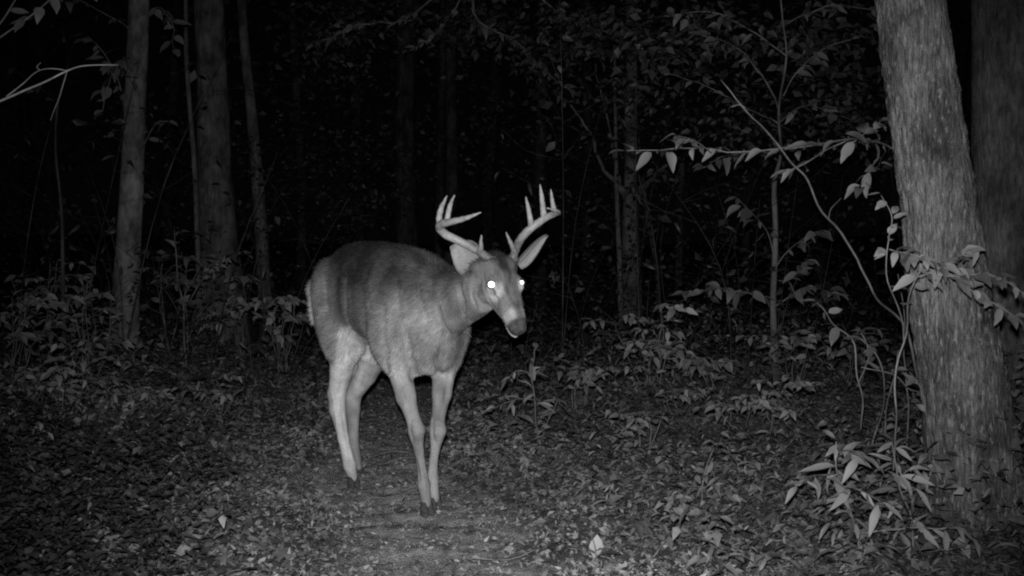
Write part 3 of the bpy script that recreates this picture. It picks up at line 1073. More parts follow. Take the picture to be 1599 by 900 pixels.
    # eyes: dark wet balls whose pupils throw the flash straight back (a mirror layer, not a lamp)
    mb, nd, ln, b = new_mat('eyeball_wet', 0.12, 0.5)
    b.inputs['Base Color'].default_value = (.015, .015, .015, 1)
    mp, nd, ln, b = new_mat('pupil_shine', 0.33, 0.5)
    b.inputs['Metallic'].default_value = 1.0
    b.inputs['Base Color'].default_value = (.95, .95, .95, 1)
    for (u, v, dch, rp) in ((767, 443.5, -1, .0118), (815, 440.5, 1, .0088)):
        c = hd(.103, dch * .0545, -.047)
        dd = c[1]
        # keep the eye in its socket but on the line of sight of the photograph
        c2 = P(u, v, dd)
        c = c * .1 + c2 * .9
        c = c + norm(np.array([0, 0, CAMZ]) - c) * (.010 if dch < 0 else .009)
        bm = []
        view = norm(np.array([0, 0, CAMZ + .03]) - c)
        e = obj('eye', None or bpy.data.meshes.new('eye'), root)
        import bmesh
        b_ = bmesh.new()
        bmesh.ops.create_uvsphere(b_, u_segments=20, v_segments=14, radius=.0165)
        b_.to_mesh(e.data); b_.free()
        e.data.polygons.foreach_set('use_smooth', np.ones(len(e.data.polygons), bool))
        e.data.materials.append(mb)
        e.location = tuple(c - off)
        # pupil: a shallow cap lying on the ball
        x_ = norm(np.cross(view, Uz)); y_ = np.cross(view, x_)
        Vv = [view * .0176]
        Fp = []
        for k in range(1, 4):
            for th in np.arange(18) / 18 * 2 * np.pi:
                rr_ = rp * k / 3
                Vv.append(view * (.0176 - .0012 * (k / 3) ** 2) + rr_ * (x_ * math.cos(th) + y_ * math.sin(th)))
        for j in range(18):
            Fp.append((0, 1 + j, 1 + (j + 1) % 18))
        for k in range(2):
            for j in range(18):
                p0 = 1 + k * 18; p1 = 1 + (k + 1) * 18
                Fp.append((p0 + j, p1 + j, p1 + (j + 1) % 18, p0 + (j + 1) % 18))
        obj('pupil', mesh_np('pupil', np.array(Vv), Fp, mat=mp), e)
    return root


DEER = deer()


# ------------------------------------------------------------------ trees
def trunk_pts(ctrl, top=None):
    """ctrl rows (u, v, d, width in photo pixels) from the ground upwards -> points and radii"""
    rows = [np.append(P(u, v, d), w * 0.5 * d / FPX) for (u, v, d, w) in ctrl]
    if top:
        a, b = rows[-2], rows[-1]
        k = (top - b[2]) / max(b[2] - a[2], 1e-3)
        e = b + (b - a) * k * 0.9
        e[2] = top
        e[3] = b[3] * 0.72
        rows.append(e)
    return np.array(rows)


def tree(name, label, cat, ctrl, mat, top=6.0, n=20, amp=0.05, freq=(7, 7, 1.6), step=0.12, group=None, flare=0.0, rings=()):
    rows = trunk_pts(ctrl, top)
    base = rows[0][:3].copy()
    base[2] = float(gz(base[0], base[1])) if True else base[2]
    root = empty(name, base)
    tag(root, label, cat, group)
    # sink the foot into the ground
    foot = rows[0].copy()
    foot[2] = base[2] - 0.15
    foot[:2] -= (rows[1] - rows[0])[:2] / max(rows[1][2] - rows[0][2], .1) * max(rows[0][2] - foot[2], 0)
    rows = np.vstack([foot, rows[rows[:, 2] > foot[2] + .1]])
    L = np.sum(np.linalg.norm(np.diff(rows[:, :3], axis=0), axis=1))
    sm = catmull(rows, max(4, int(L / step / len(rows))))
    if flare:
        sm[:, 3] *= 1 + flare * np.exp(-np.maximum(sm[:, 2] - base[2], 0) / 0.18)
    for (rz, rw, ra) in rings:
        sm[:, 3] *= 1 + ra * np.exp(-((sm[:, 2] - rz) / rw) ** 2)
    rm = float(np.mean(sm[:, 3]))

    def dsp(V, c):
        q = V * np.array(freq)
        return ((fbm(q, 4) - .5) * 2 * amp + (fbm(V * np.array([2.2, 2.2, .8]), 2) - .5) * .15) * rm
    a = Acc()
    a.tube(sm[:, :3], sm[:, 3], n, dsp)
    obj('trunk', a.mesh('trunk', mat, base), root)
    return root, base, sm


def branch(parent, base, ctrl, mat=None, n=6, name='branch', seg=5):
    """ctrl rows (u,v,d,width px) -> one branch mesh; returns its smooth centre line"""
    rows = np.array([np.append(P(u, v, d), (w if w > 9.5 else w * .66) * .5 * d / FPX) for (u, v, d, w) in ctrl])
    sm = catmull(rows, seg)
    sm[:, :3] += (np.stack([vnoise(sm[:, :3] * 9 + k * 31) for k in range(3)], -1) - .5) * .035
    a = Acc()
    a.tube(sm[:, :3], sm[:, 3], n)
    return obj(name, a.mesh(name, mat or M_TWIG, base), parent), sm


def put_leaf(parent, base, p, direc, nrm, size, kind='ovate', bank=None):
    me = random.choice((bank or LEAF)[kind])
    M = frames(np.array([nrm], float), np.array([direc], float))[0]
    o = obj('leaf', me, parent)
    m4 = Matrix([[*(M[0] * size), p[0] - base[0]], [*(M[1] * size), p[1] - base[1]], [*(M[2] * size), p[2] - base[2]], [0, 0, 0, 1]])
    o.matrix_local = m4
    return o


def leafy(parent, base, line, count, size, kind='ovate', t0=0.15, bank=None, hang=0.35, spread=1.0, jit=.25, tipleaf=True):
    """leaves set alternately along a line"""
    pts = line[:, :3]
    n = len(pts)
    for i in range(count):
        t = min(.999, max(0, t0 + (1 - t0) * (i + .5 + random.uniform(-.45, .45)) / count))
        k = min(int(t * (n - 1)), n - 2)
        p = pts[k] + (pts[k + 1] - pts[k]) * (t * (n - 1) - k)
        tg = norm(pts[k + 1] - pts[k])
        sd = np.cross(tg, np.array([0, 0, 1.0]))
        if np.linalg.norm(sd) < .45:
            a_ = i * 2.4 + random.uniform(-.5, .5)
            sd = np.array([math.cos(a_), math.sin(a_), 0])
        sd = norm(sd) * (1 if i % 2 else -1)
        dr = tg * random.uniform(.2, 1.1) + sd * spread * random.uniform(.4, 1.1) + np.array([0, 0, -hang * random.uniform(.1, 1.4)]) + RNG.normal(0, jit, 3)
        nr = np.array([random.gauss(0, .6), -0.5 + random.gauss(0, .5), .9])
        s = size * random.choice((.55, .75, .9, 1.0, 1.15, 1.3))
        put_leaf(parent, base, p + norm(dr) * s * .14, dr, nr, s, kind, bank)
    if tipleaf:
        tg = norm(pts[-1] - pts[-2])
        put_leaf(parent, base, pts[-1] + tg * size * .12, tg + np.array([0, 0, -.2]), np.array([0, -.4, 1.0]), size, kind, bank)


# right-hand trunk close to the camera
t_r, b_r, s_r = tree('tree', 'thick flaky trunk leaning left close to the camera, leafy twigs across it', 'tree',
                     [(1537, 868, 3.62, 150), (1528, 780, 3.62, 132), (1508, 620, 3.62, 124), (1484, 470, 3.62, 118), (1467, 330, 3.62, 110), (1444, 170, 3.62, 106), (1421, 0, 3.62, 100)],
                     M_BARK_R, 4.6, 130, .11, (75, 75, 13), .0105, flare=.22)
t_r2, b_r2, s_r2 = tree('tree', 'broad dim trunk at the right edge, behind the flaky leaning trunk', 'tree',
                        [(1606, 735, 5.6, 150), (1600, 600, 5.6, 142), (1594, 420, 5.6, 132), (1588, 220, 5.6, 128), (1584, 0, 5.6, 124)],
                        M_BARK_R2, 7, 48, .07, (22, 22, 2.5), .05)
# left group
t_l, b_l, s_l = tree('tree', 'pale slender ringed trunk left of the broad dark trunk', 'tree',
                     [(190, 580, 9.0, 52), (193, 540, 9.0, 46), (198, 430, 9.0, 41), (206, 280, 9.0, 37), (212, 140, 9.0, 34), (217, 0, 9.0, 33)],
                     M_BARK_PALE, 7, 28, .03, (9, 9, 5), .04, rings=((2.15, .03, .12), (.95, .03, .10), (.55, .025, .10)))
t_w, b_w, s_w = tree('tree', 'broad dark trunk with a split foot, right of the slender pale trunk', 'tree',
                     [(352, 540, 12.5, 84), (348, 470, 12.5, 74), (341, 380, 12.5, 62), (335, 250, 12.5, 52), (331, 120, 12.5, 47), (327, 0, 12.5, 45)],
                     M_BARK_MID, 8, 28, .08, (9, 9, 1.5), .08)
tr, sm = branch(t_w, b_w, [(318, 545, 12.3, 44), (322, 470, 12.35, 36), (327, 400, 12.45, 26)], M_BARK_MID, 14, 'root_buttress')
tree('tree', 'thin dim trunk bending right, just right of the broad split trunk', 'tree',
     [(421, 540, 14, 26), (414, 470, 14, 22), (405, 320, 14, 20), (393, 180, 14, 17), (381, 60, 14, 15), (377, 0, 14, 14)], M_BARK_MID, 8, 16, .05, (9, 9, 3), .1)
tree('sapling', 'pole-thin bare sapling between the pale slender trunk and the broad trunk', 'sapling',
     [(314, 540, 11.8, 9), (309, 400, 11.8, 8.5), (303, 250, 11.8, 8), (292, 110, 11.8, 7), (290, 0, 11.8, 6)], M_BARK_MID, 4.6, 10, .05, (9, 9, 3), .1)
t_v, b_v, s_v = tree('sapling', 'thin crooked bare sapling rising alone at the far left', 'sapling',
                     [(104, 600, 7.2, 9), (99, 480, 7.2, 7), (96, 330, 7.2, 5), (87, 240, 7.2, 4), (90, 165, 7.2, 3.5), (104, 112, 7.2, 2.5)], M_BARK_FAR, None, 8, .03, (9, 9, 3), .06)
# middle distance
tree('tree', 'dim far trunk above the deer back', 'tree', [(640, 520, 18, 42), (634, 330, 18, 36), (632, 180, 18, 33), (634, 60, 18, 31), (634, 0, 18, 30)], M_BARK_FAR, 9, 16, .06, (6, 6, 1.5), .15)
tree('tree', 'narrow far trunk just right of the one above the deer back', 'tree', [(684, 520, 19, 16), (686, 330, 19, 14), (690, 150, 19, 13), (692, 0, 19, 12)], M_BARK_FAR, 9, 12, .05, (6, 6, 2), .15)
tree('tree', 'dim far trunk behind the deer nose', 'tree', [(842, 520, 18.5, 26), (843, 330, 18.5, 24), (846, 150, 18.5, 22), (848, 0, 18.5, 20)], M_BARK_FAR, 9, 12, .06, (6, 6, 1.5), .15)
t_f, b_f, s_f = tree('tree', 'forked grey tree right of the deer with limbs spreading in a wide V', 'tree',
                     [(988, 530, 13, 36), (987, 470, 13, 31), (985, 400, 13, 29), (984, 330, 13, 24), (984, 300, 13, 20)], M_BARK_MID, None, 18, .07, (8, 8, 2), .08)
for c in ([(984, 325, 13, 18), (972, 300, 13, 11), (945, 265, 13, 9), (922, 215, 13, 7), (895, 170, 13, 5), (855, 130, 13, 3)],
          [(984, 325, 13, 18), (998, 300, 13, 12), (1030, 268, 12.9, 9), (1062, 245, 12.8, 7), (1110, 205, 12.7, 4)],
          [(968, 297, 13, 8), (960, 250, 13, 6.5), (952, 200, 13, 5), (937, 140, 13, 4), (930, 100, 13, 2.5)],
          [(984, 320, 13, 22), (984, 240, 13.1, 20), (986, 120, 13.2, 18), (987, 0, 13.3, 16), (988, -160, 13.4, 12)]):
    branch(t_f, b_f, c, M_BARK_MID, 10, 'limb')
tree('sapling', 'thin pale sapling stem left of the forked grey tree', 'sapling', [(970, 510, 12, 9), (967, 400, 12, 8.5), (963, 300, 12, 7), (961, 180, 12, 5)], M_BARK_MID, 3.6, 8, .05, (8, 8, 3), .1)
tree('sapling', 'thin leaning sapling stem right of the forked grey tree', 'sapling', [(1030, 500, 13, 9), (1026, 420, 13, 8), (1012, 350, 13, 7), (1005, 290, 13, 6)], M_BARK_FAR, 3.2, 8, .05, (8, 8, 3), .1)
tree('sapling', 'straight dim sapling between the forked tree and the leafy sapling', 'sapling', [(1058, 500, 15, 12), (1062, 350, 15, 11), (1066, 200, 15, 9), (1068, 60, 15, 8)], M_BARK_FAR, 6, 8, .05, (8, 8, 3), .12)

# far trees, each with trunk and its own crown of leaves
FARL = ['dim distant tree at the left edge behind the crooked sapling', 'distant tree in the gap between the two left trunks', 'distant tree left of the deer rump',
        'distant leafy tree above the rump of the deer', 'distant tree between the two antlers', 'distant tree behind the horizontal leafy branch',
        'distant tree right of the leafy sapling', 'distant tree left of the flaky leaning trunk', 'distant tree seen between the two trunks at right']
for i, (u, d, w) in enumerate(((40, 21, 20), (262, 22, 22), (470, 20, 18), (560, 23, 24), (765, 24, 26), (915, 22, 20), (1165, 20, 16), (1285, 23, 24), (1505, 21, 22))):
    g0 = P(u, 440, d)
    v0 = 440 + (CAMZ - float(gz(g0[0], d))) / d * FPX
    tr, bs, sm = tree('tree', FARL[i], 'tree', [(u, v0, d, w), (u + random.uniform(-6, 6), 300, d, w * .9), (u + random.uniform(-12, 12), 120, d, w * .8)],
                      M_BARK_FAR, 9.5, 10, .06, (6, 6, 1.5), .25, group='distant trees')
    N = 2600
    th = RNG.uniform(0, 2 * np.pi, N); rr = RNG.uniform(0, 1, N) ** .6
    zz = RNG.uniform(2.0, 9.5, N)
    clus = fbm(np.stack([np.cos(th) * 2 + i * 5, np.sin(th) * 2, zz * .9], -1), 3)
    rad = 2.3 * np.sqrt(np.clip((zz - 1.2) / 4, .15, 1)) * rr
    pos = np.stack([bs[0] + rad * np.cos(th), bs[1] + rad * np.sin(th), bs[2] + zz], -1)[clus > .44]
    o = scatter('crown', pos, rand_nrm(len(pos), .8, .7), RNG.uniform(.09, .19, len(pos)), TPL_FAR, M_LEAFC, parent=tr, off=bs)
    tag(o, kind='stuff')
    for q in range(3):
        a = Acc()
        z0 = random.uniform(2.2, 7); an = random.uniform(0, 6.28); ln_ = random.uniform(.8, 1.9)
        p0 = np.array([bs[0], bs[1], bs[2] + z0])
        a.tube(catmull([p0, p0 + np.array([math.cos(an) * ln_ * .5, math.sin(an) * ln_ * .5, .35]), p0 + np.array([math.cos(an) * ln_, math.sin(an) * ln_, .6])], 4), np.linspace(.035, .008, 9), 5)
        obj('limb', a.mesh('limb', M_BARK_FAR, bs), tr)

# far undergrowth, one mass of small leaves nobody could count
N = 42000
x, y = in_view(N, 9.5, 27, 1.15)
hh = RNG.uniform(0, 1, N) ** 1.6
cl = fbm(np.stack([x * .55, y * .55, hh * 1.2], -1), 3)
keep = (cl > .50) & ~((np.abs(x - path_x(y)) < .8) & (y < 16))
x, y, hh = x[keep], y[keep], hh[keep]
pos = np.stack([x, y, gz(x, y, False) + .05 + hh * (1.0 + .13 * y)], -1)
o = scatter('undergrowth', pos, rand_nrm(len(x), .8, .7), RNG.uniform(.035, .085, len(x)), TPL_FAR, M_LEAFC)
tag(o, 'dim mass of small leaves of the undergrowth deep in the wood', 'undergrowth', kind='stuff')

# low ground cover at both sides of the trail
N = 70000
x, y = in_view(N, 2.9, 11, 1.1, .85)
dd = x - path_x(y)
cl = fbm(np.stack([x * 1.6 + 7, y * 1.6, 0 * x], -1), 3)
w = sstep(.42, 1.15, np.abs(dd)) * sstep(.34, .54, cl) * np.where(dd > 0, sstep(2.9, 4.2, y) * .6 + .4, 1.0)
keep = RNG.uniform(0, 1, N) < w
x, y, dd, cl = x[keep], y[keep], dd[keep], cl[keep]
z = gz(x, y) + RNG.uniform(0, 1, len(x)) ** 1.4 * (.06 + (.30 * sstep(.8, 2.2, np.abs(dd)) + .06 * (y > 5)) * sstep(.40, .68, cl) * np.where((dd < 0) & (y > 5), .9, 1.5))
hdg = RNG.normal(0, 1, (len(x), 3)); hdg[:, 2] = -.35
o = scatter('ground_cover', np.stack([x, y, z + .02], -1), rand_nrm(len(x), 1, .55), RNG.choice((.018, .025, .035, .05), len(x)) * (1 + .05 * y), TPL_NEAR[:1] + TPL_NEAR[3:] + TPL_FAR, M_LEAFT, RNG.beta(1.1, 2.6, len(x)), hdg)
tag(o, 'low small-leaved ground cover growing at both sides of the trail', 'ground cover', kind='stuff')


# dense low growth on the bank at lower left, shade put into its dark colour
N = 21000
y = RNG.uniform(2.2, 5.6, N)
x = -.46 * y * RNG.uniform(.42, 1.12, N)
cl = fbm(np.stack([x * 2.3, y * 2.3, 0 * x + 3], -1), 3)
edge = sstep(-.24, -.40, x / y) * sstep(5.6, 4.4, y)
keep = RNG.uniform(0, 1, N) < edge * sstep(.36, .52, cl)
x, y, cl = x[keep], y[keep], cl[keep]
hh = RNG.uniform(0, 1, len(x)) ** .8
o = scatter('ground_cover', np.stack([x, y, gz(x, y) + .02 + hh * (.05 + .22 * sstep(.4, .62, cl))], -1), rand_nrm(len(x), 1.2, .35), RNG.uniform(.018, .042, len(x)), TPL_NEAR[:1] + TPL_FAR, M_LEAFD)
tag(o, 'dense dark low growth on the bank at the lower left', 'ground cover', kind='stuff')


# small leafy weeds too many to count, thickest right of the trail
ps, hd2, sz2, nr2, tn2 = [], [], [], [], []
k = 0
while k < 520:
    y = 2.9 + 4.6 * random.random() ** 1.1
    x = random.uniform(-1, 1.05) * y * .47
    dd = x - float(path_x(y))
    if abs(dd) < .42 + .25 * random.random() or (dd < 0 and random.random() < .6):
        continue
    if float(fbm(np.array([x * 1.1 + 3, y * 1.1, 5.0]), 2)) < .40:
        continue
    k += 1
    b0 = np.array([x, y, float(gz(x, y))])
    hgt = random.choice((.05, .08, .12, .18, .26))
    ttone = random.random()
    lean = RNG.normal(0, .25, 2)
    nl = random.randint(5, 11)
    for q in range(nl):
        t = (q + 1) / nl
        an = q * 2.4 + random.random()
        p = b0 + np.array([lean[0] * hgt * t, lean[1] * hgt * t, hgt * (.25 + .75 * t)])
        ps.append(p)
        hd2.append((math.cos(an), math.sin(an), random.uniform(-.6, .35)))
        nr2.append((random.gauss(0, .35), random.gauss(-.25, .35), 1))
        sz2.append(random.choice((.025, .035, .045, .06)) * (1.25 - .5 * t))
        tn2.append(min(1, max(0, .15 + .5 * ttone + random.gauss(0, .15))))
o = scatter('weeds', np.array(ps), np.array(nr2), np.array(sz2), TPL_NEAR[:1] + TPL_NEAR[3:], M_LEAFT, np.array(tn2), np.array(hd2))
tag(o, 'small leafy weeds beside the trail, thickest to the right of it', 'weeds', kind='stuff')


# ------------------------------------------------------------------ saplings, shrubs, branches
def plant(name, label, cat, base_px, stems, group=None, mat=None):
    """stems: list of (ctrl, leafcount, leafsize, kind, opts); returns root"""
    u, v, d = base_px
    p = P(u, v, d)
    base = np.array([p[0], p[1], float(gz(p[0], p[1]))])
    root = empty(name, base)
    tag(root, label, cat, group)
    for st in stems:
        ctrl, cnt, size, kind = st[:4]
        opt = st[4] if len(st) > 4 else {}
        o, sm = branch(root, base, ctrl, opt.get('mat', mat), 6, opt.get('name', 'stem'))
        if cnt:
            leafy(root, base, sm, cnt, size, kind, opt.get('t0', .15), opt.get('bank'), opt.get('hang', .35), opt.get('spread', 1.0), opt.get('jit', .25))
    return root


# leafy sapling right of the deer, with its sprays and crown
t_s, b_s, s_s = tree('sapling', 'leafy sapling with a straight slender stem standing in the right middle ground', 'sapling',
                     [(1212, 575, 7.2, 12), (1207, 480, 7.2, 10), (1211, 370, 7.2, 9), (1209, 290, 7.2, 8), (1219, 240, 7.2, 5), (1216, 170, 7.2, 4), (1228, 90, 7.2, 3), (1222, 30, 7.2, 2.5)], M_BARK_MID, 3.0, 10, .03, (9, 9, 3), .06)
SPR = [([(1210, 400, 7.2, 4), (1195, 360, 7.1, 3), (1178, 335, 7.0, 2.5), (1155, 312, 6.9, 2)], 11, .115),
       ([(1210, 420, 7.2, 4), (1235, 390, 7.1, 3), (1262, 370, 7.0, 2.5), (1280, 358, 6.9, 2)], 10, .105),
       ([(1210, 470, 7.2, 4), (1170, 460, 7.0, 3), (1120, 452, 6.9, 2.5), (1070, 458, 6.8, 2)], 17, .12),
       ([(1210, 480, 7.2, 4), (1245, 455, 7.1, 3), (1275, 448, 7.0, 2.5), (1305, 458, 6.9, 2)], 15, .11),
       ([(1211, 440, 7.2, 4), (1240, 430, 7.0, 3), (1262, 410, 6.9, 2.5)], 8, .11),
       ([(1216, 250, 7.2, 5), (1180, 235, 7.1, 3), (1130, 245, 7.0, 2.5), (1095, 260, 6.9, 2)], 10, .11),
       ([(1220, 180, 7.2, 4), (1190, 120, 7.3, 3.5), (1140, 70, 7.4, 3), (1085, 50, 7.5, 2)], 16, .11),
       ([(1222, 150, 7.2, 4), (1250, 110, 7.2, 3.5), (1280, 80, 7.2, 3), (1330, 60, 7.2, 2)], 15, .105),
       ([(1224, 90, 7.2, 4), (1180, 50, 7.2, 3.5), (1110, 20, 7.2, 3), (1040, 25, 7.2, 2)], 18, .11),
       ([(1226, 40, 7.2, 4), (1260, 20, 7.1, 3.5), (1310, 10, 7.0, 3), (1370, 20, 6.9, 2)], 14, .11),
       ([(1219, 190, 7.2, 4), (1245, 170, 7.3, 3), (1275, 165, 7.4, 2.5), (1310, 180, 7.4, 2)], 12, .12),
       ([(1219, 195, 7.2, 4), (1150, 160, 7.6, 3), (1090, 130, 7.9, 2.5), (1030, 110, 8.0, 2)], 14, .10)]
for c, k, sz in SPR:
    o, sm = branch(t_s, b_s, c, M_TWIG, 5)
    leafy(t_s, b_s, sm, int(k * 1.25), sz * .82, 'ovate', .2, None, .45)

# long horizontal leafy branch of the flaky trunk
for c, k, sz in (([(1448, 246, 3.64, 7), (1400, 234, 3.85, 5.5), (1360, 222, 4.2, 5), (1320, 218, 4.6, 4.5), (1230, 231, 4.85, 4), (1110, 237, 5.0, 3.2), (980, 234, 5.0, 1.8)], 38, .078),
                 ([(1322, 219, 5.0, 4.5), (1290, 233, 5.0, 4), (1262, 253, 5.0, 3.5), (1235, 268, 5.0, 3)], 7, .08),
                 ([(1110, 237, 5.0, 3), (1085, 222, 5.0, 2), (1060, 213, 5.0, 1.5)], 6, .075),
                 ([(1330, 222, 5.0, 3), (1358, 205, 5.0, 2.5), (1375, 190, 5.0, 2)], 7, .085),
                 ([(1380, 229, 4.5, 3), (1370, 265, 5.0, 2), (1345, 290, 4.95, 2)], 8, .085)):
    if len(c) < 5: c = [(u_, v_, d_ - .35, w_ * .8) for (u_, v_, d_, w_) in c]
    o, sm = branch(t_r, b_r, c, M_TWIG_P, 6)
    leafy(t_r, b_r, sm, k, sz, 'ovate', .3 if k == 38 else .15, LEAFB, .55)

plant('leaning_stem', 'long bare stem leaning left across the gap beside the flaky trunk', 'stem', (1440, 640, 4.7),
      [([(1450, 668, 4.7, 7), (1412, 520, 4.7, 6), (1366, 466, 4.7, 5.5), (1337, 400, 4.65, 5.3), (1297, 338, 4.6, 5.2), (1262, 287, 4.57, 4.8), (1240, 262, 4.55, 4.5), (1203, 213, 4.5, 4.2), (1165, 178, 4.5, 3.5), (1142, 152, 4.5, 3), (1123, 122, 4.5, 2)], 0, 0, 'ovate'),
       ([(1298, 337, 4.6, 3), (1304, 320, 4.6, 2.5), (1316, 305, 4.6, 2)], 0, 0, 'ovate'), ([(1160, 170, 4.5, 2.5), (1150, 165, 4.5, 2), (1138, 168, 4.5, 1.5)], 0, 0, 'ovate')], mat=M_TWIG_P)

# twiggy shrub whose leaves cross in front of the flaky trunk
plant('shrub', 'leafy shrub with arching twigs crossing in front of the flaky leaning trunk', 'shrub', (1405, 700, 3.3),
      [([(1394, 730, 3.35, 5), (1401, 660, 3.32, 4.6), (1399, 600, 3.3, 4.4), (1414, 540, 3.25, 4.2), (1420, 480, 3.2, 4), (1440, 420, 3.15, 3)], 5, .055, 'ovate', dict(t0=.8, bank=LEAFB)),
       ([(1414, 540, 3.25, 3), (1404, 470, 3.22, 2.8), (1384, 405, 3.2, 2.8), (1386, 370, 3.2, 2.5), (1394, 335, 3.2, 2.4), (1378, 302, 3.2, 1.6)], 9, .045, 'ovate', dict(t0=.4, bank=LEAFB)),
       ([(1385, 388, 3.2, 3.5), (1410, 400, 3.15, 3.5), (1450, 412, 3.1, 3), (1500, 425, 3.1, 2.5)], 24, .05, 'ovate', dict(bank=LEAFB)),
       ([(1425, 440, 3.2, 3.5), (1460, 425, 3.15, 3), (1490, 408, 3.1, 2.5), (1525, 390, 3.1, 2)], 22, .048, 'ovate', dict(bank=LEAFB)),
       ([(1440, 430, 3.15, 4), (1490, 435, 3.1, 3.5), (1545, 425, 3.05, 3), (1600, 455, 3.0, 3), (1650, 500, 3.0, 2)], 22, .05, 'ovate', dict(bank=LEAFB)),
       ([(1450, 425, 3.15, 4), (1510, 440, 3.1, 3), (1560, 475, 3.05, 3), (1610, 525, 3.0, 2)], 18, .048, 'ovate', dict(bank=LEAFB))], mat=M_TWIG_P)
plant('shrub', 'tangle of thin bare stems left of the flaky trunk foot', 'shrub', (1380, 690, 4.0),
      [([(1345, 668, 4.0, 4), (1350, 610, 4.0, 4), (1330, 545, 4.0, 3.5), (1300, 500, 4.0, 3), (1278, 470, 4.0, 2)], 5, .06, 'ovate', dict(t0=.6)),
       ([(1385, 710, 3.9, 4), (1376, 640, 3.9, 3.5), (1390, 590, 3.9, 3), (1408, 545, 3.9, 2.5)], 0, 0, 'ovate'),
       ([(1360, 700, 3.95, 4), (1380, 620, 3.95, 3.5), (1372, 560, 3.95, 3), (1340, 530, 3.95, 2)], 4, .06, 'ovate', dict(t0=.5)),
       ([(1462, 622, 3.95, 4), (1420, 603, 3.9, 3.5), (1385, 590, 3.9, 3), (1340, 570, 3.9, 2)], 0, 0, 'ovate'),
       ([(1440, 760, 3.5, 4), (1452, 690, 3.55, 3.5), (1440, 620, 3.6, 3), (1420, 580, 3.6, 2)], 3, .05, 'ovate', dict(t0=.5)),
       ([(1345, 600, 4.0, 3), (1358, 560, 4.0, 2.5), (1345, 520, 4.0, 2)], 3, .05, 'ovate'),
       ([(1415, 700, 3.9, 4), (1418, 600, 3.9, 3.5), (1416, 520, 3.9, 3), (1405, 430, 3.9, 2)], 0, 0, 'ovate')])

# big-leaved plants at the lower right
plant('shrub', 'low plant with long drooping leaves in front of the flaky trunk', 'shrub', (1345, 890, 3.3),
      [([(1350, 900, 3.25, 5), (1342, 850, 3.25, 5), (1326, 780, 3.25, 4.5), (1312, 730, 3.25, 4), (1303, 690, 3.25, 3)], 26, .078, 'lance', dict(t0=.2, bank=LEAFB, hang=.5)),
       ([(1314, 745, 3.25, 3), (1290, 742, 3.2, 3), (1262, 742, 3.15, 2.5), (1238, 752, 3.1, 2)], 8, .075, 'lance', dict(bank=LEAFB, hang=.7)),
       ([(1306, 710, 3.25, 3), (1325, 705, 3.2, 2.5), (1345, 708, 3.15, 2)], 6, .075, 'lance', dict(bank=LEAFB, hang=.6)),
       ([(1318, 760, 3.25, 3), (1345, 765, 3.2, 2.5), (1375, 780, 3.15, 2)], 6, .075, 'lance', dict(bank=LEAFB, hang=.6)),
       ([(1338, 830, 3.25, 4), (1390, 828, 3.2, 4), (1440, 820, 3.15, 3.5), (1480, 815, 3.1, 3)], 6, .08, 'lance', dict(bank=LEAFB, hang=.3)),
       ([(1340, 835, 3.25, 3), (1345, 855, 3.2, 2.5), (1330, 875, 3.15, 2)], 5, .07, 'ovate', dict(bank=LEAFB, hang=.8))], mat=M_TWIG_P)
plant('shrub', 'upright stem with stacked drooping leaves right at the flaky trunk foot', 'shrub', (1435, 895, 3.25),
      [([(1437, 900, 3.2, 5), (1428, 840, 3.2, 5), (1408, 780, 3.25, 4.5), (1396, 720, 3.3, 4), (1394, 690, 3.3, 3)], 24, .07, 'lance', dict(t0=.1, bank=LEAFB, hang=.6)),
       ([(1400, 745, 3.3, 3), (1425, 730, 3.3, 2.5), (1455, 715, 3.3, 2)], 6, .065, 'lance', dict(bank=LEAFB)),
       ([(1405, 770, 3.25, 3), (1435, 765, 3.25, 2.5), (1465, 755, 3.3, 2)], 6, .065, 'lance', dict(bank=LEAFB)),
       ([(1410, 785, 3.25, 3), (1375, 790, 3.2, 2.5), (1340, 775, 3.2, 2)], 5, .075, 'lance', dict(bank=LEAFB)),
       ([(1428, 840, 3.2, 3), (1445, 870, 3.15, 2.5), (1430, 890, 3.1, 2)], 5, .07, 'ovate', dict(bank=LEAFB, hang=.7))])

# seedlings along the trail
plant('seedling', 'small upright seedling with paired leaves on the right edge of the trail beside the deer', 'seedling', (838, 690, 5.3),
      [([(841, 695, 5.3, 4), (835, 640, 5.3, 3.5), (830, 590, 5.3, 3), (832, 545, 5.3, 2)], 20, .085, 'lance', dict(t0=.15, bank=LEAFB, hang=-.2)),
       ([(843, 690, 5.3, 2.5), (858, 650, 5.3, 2), (870, 622, 5.25, 1.5)], 8, .065, 'lance', dict(bank=LEAFB, hang=0)),
       ([(833, 590, 5.3, 2.5), (812, 580, 5.3, 2), (795, 590, 5.25, 1.5)], 7, .065, 'lance', dict(bank=LEAFB)),
       ([(834, 625, 5.3, 2.5), (800, 625, 5.25, 2), (770, 640, 5.2, 1.5)], 9, .065, 'lance', dict(bank=LEAFB))])
plant('seedling', 'small broad-leaved seedling in the leaf litter at lower right centre', 'seedling', (1108, 800, 3.9),
      [([(1109, 825, 3.9, 4), (1101, 775, 3.9, 3.5), (1097, 740, 3.9, 3.5), (1112, 700, 3.9, 2.5)], 8, .075, 'lance', dict(t0=.3, bank=LEAFB, hang=.1)),
       ([(1100, 765, 3.9, 2.5), (1075, 762, 3.9, 2), (1058, 770, 3.85, 1.5)], 2, .09, 'lance', dict(bank=LEAFB, hang=0)),
       ([(1100, 770, 3.9, 2.5), (1110, 758, 3.85, 2)], 3, .07, 'lance', dict(bank=LEAFB, hang=0))])
plant('seedling', 'thin leaning shoot at the bottom edge right of the trail', 'seedling', (1020, 890, 3.4),
      [([(1012, 898, 3.35, 5), (1030, 865, 3.35, 4), (1042, 840, 3.4, 3), (1050, 830, 3.4, 2)], 2, .05, 'ovate', dict(t0=.7))])
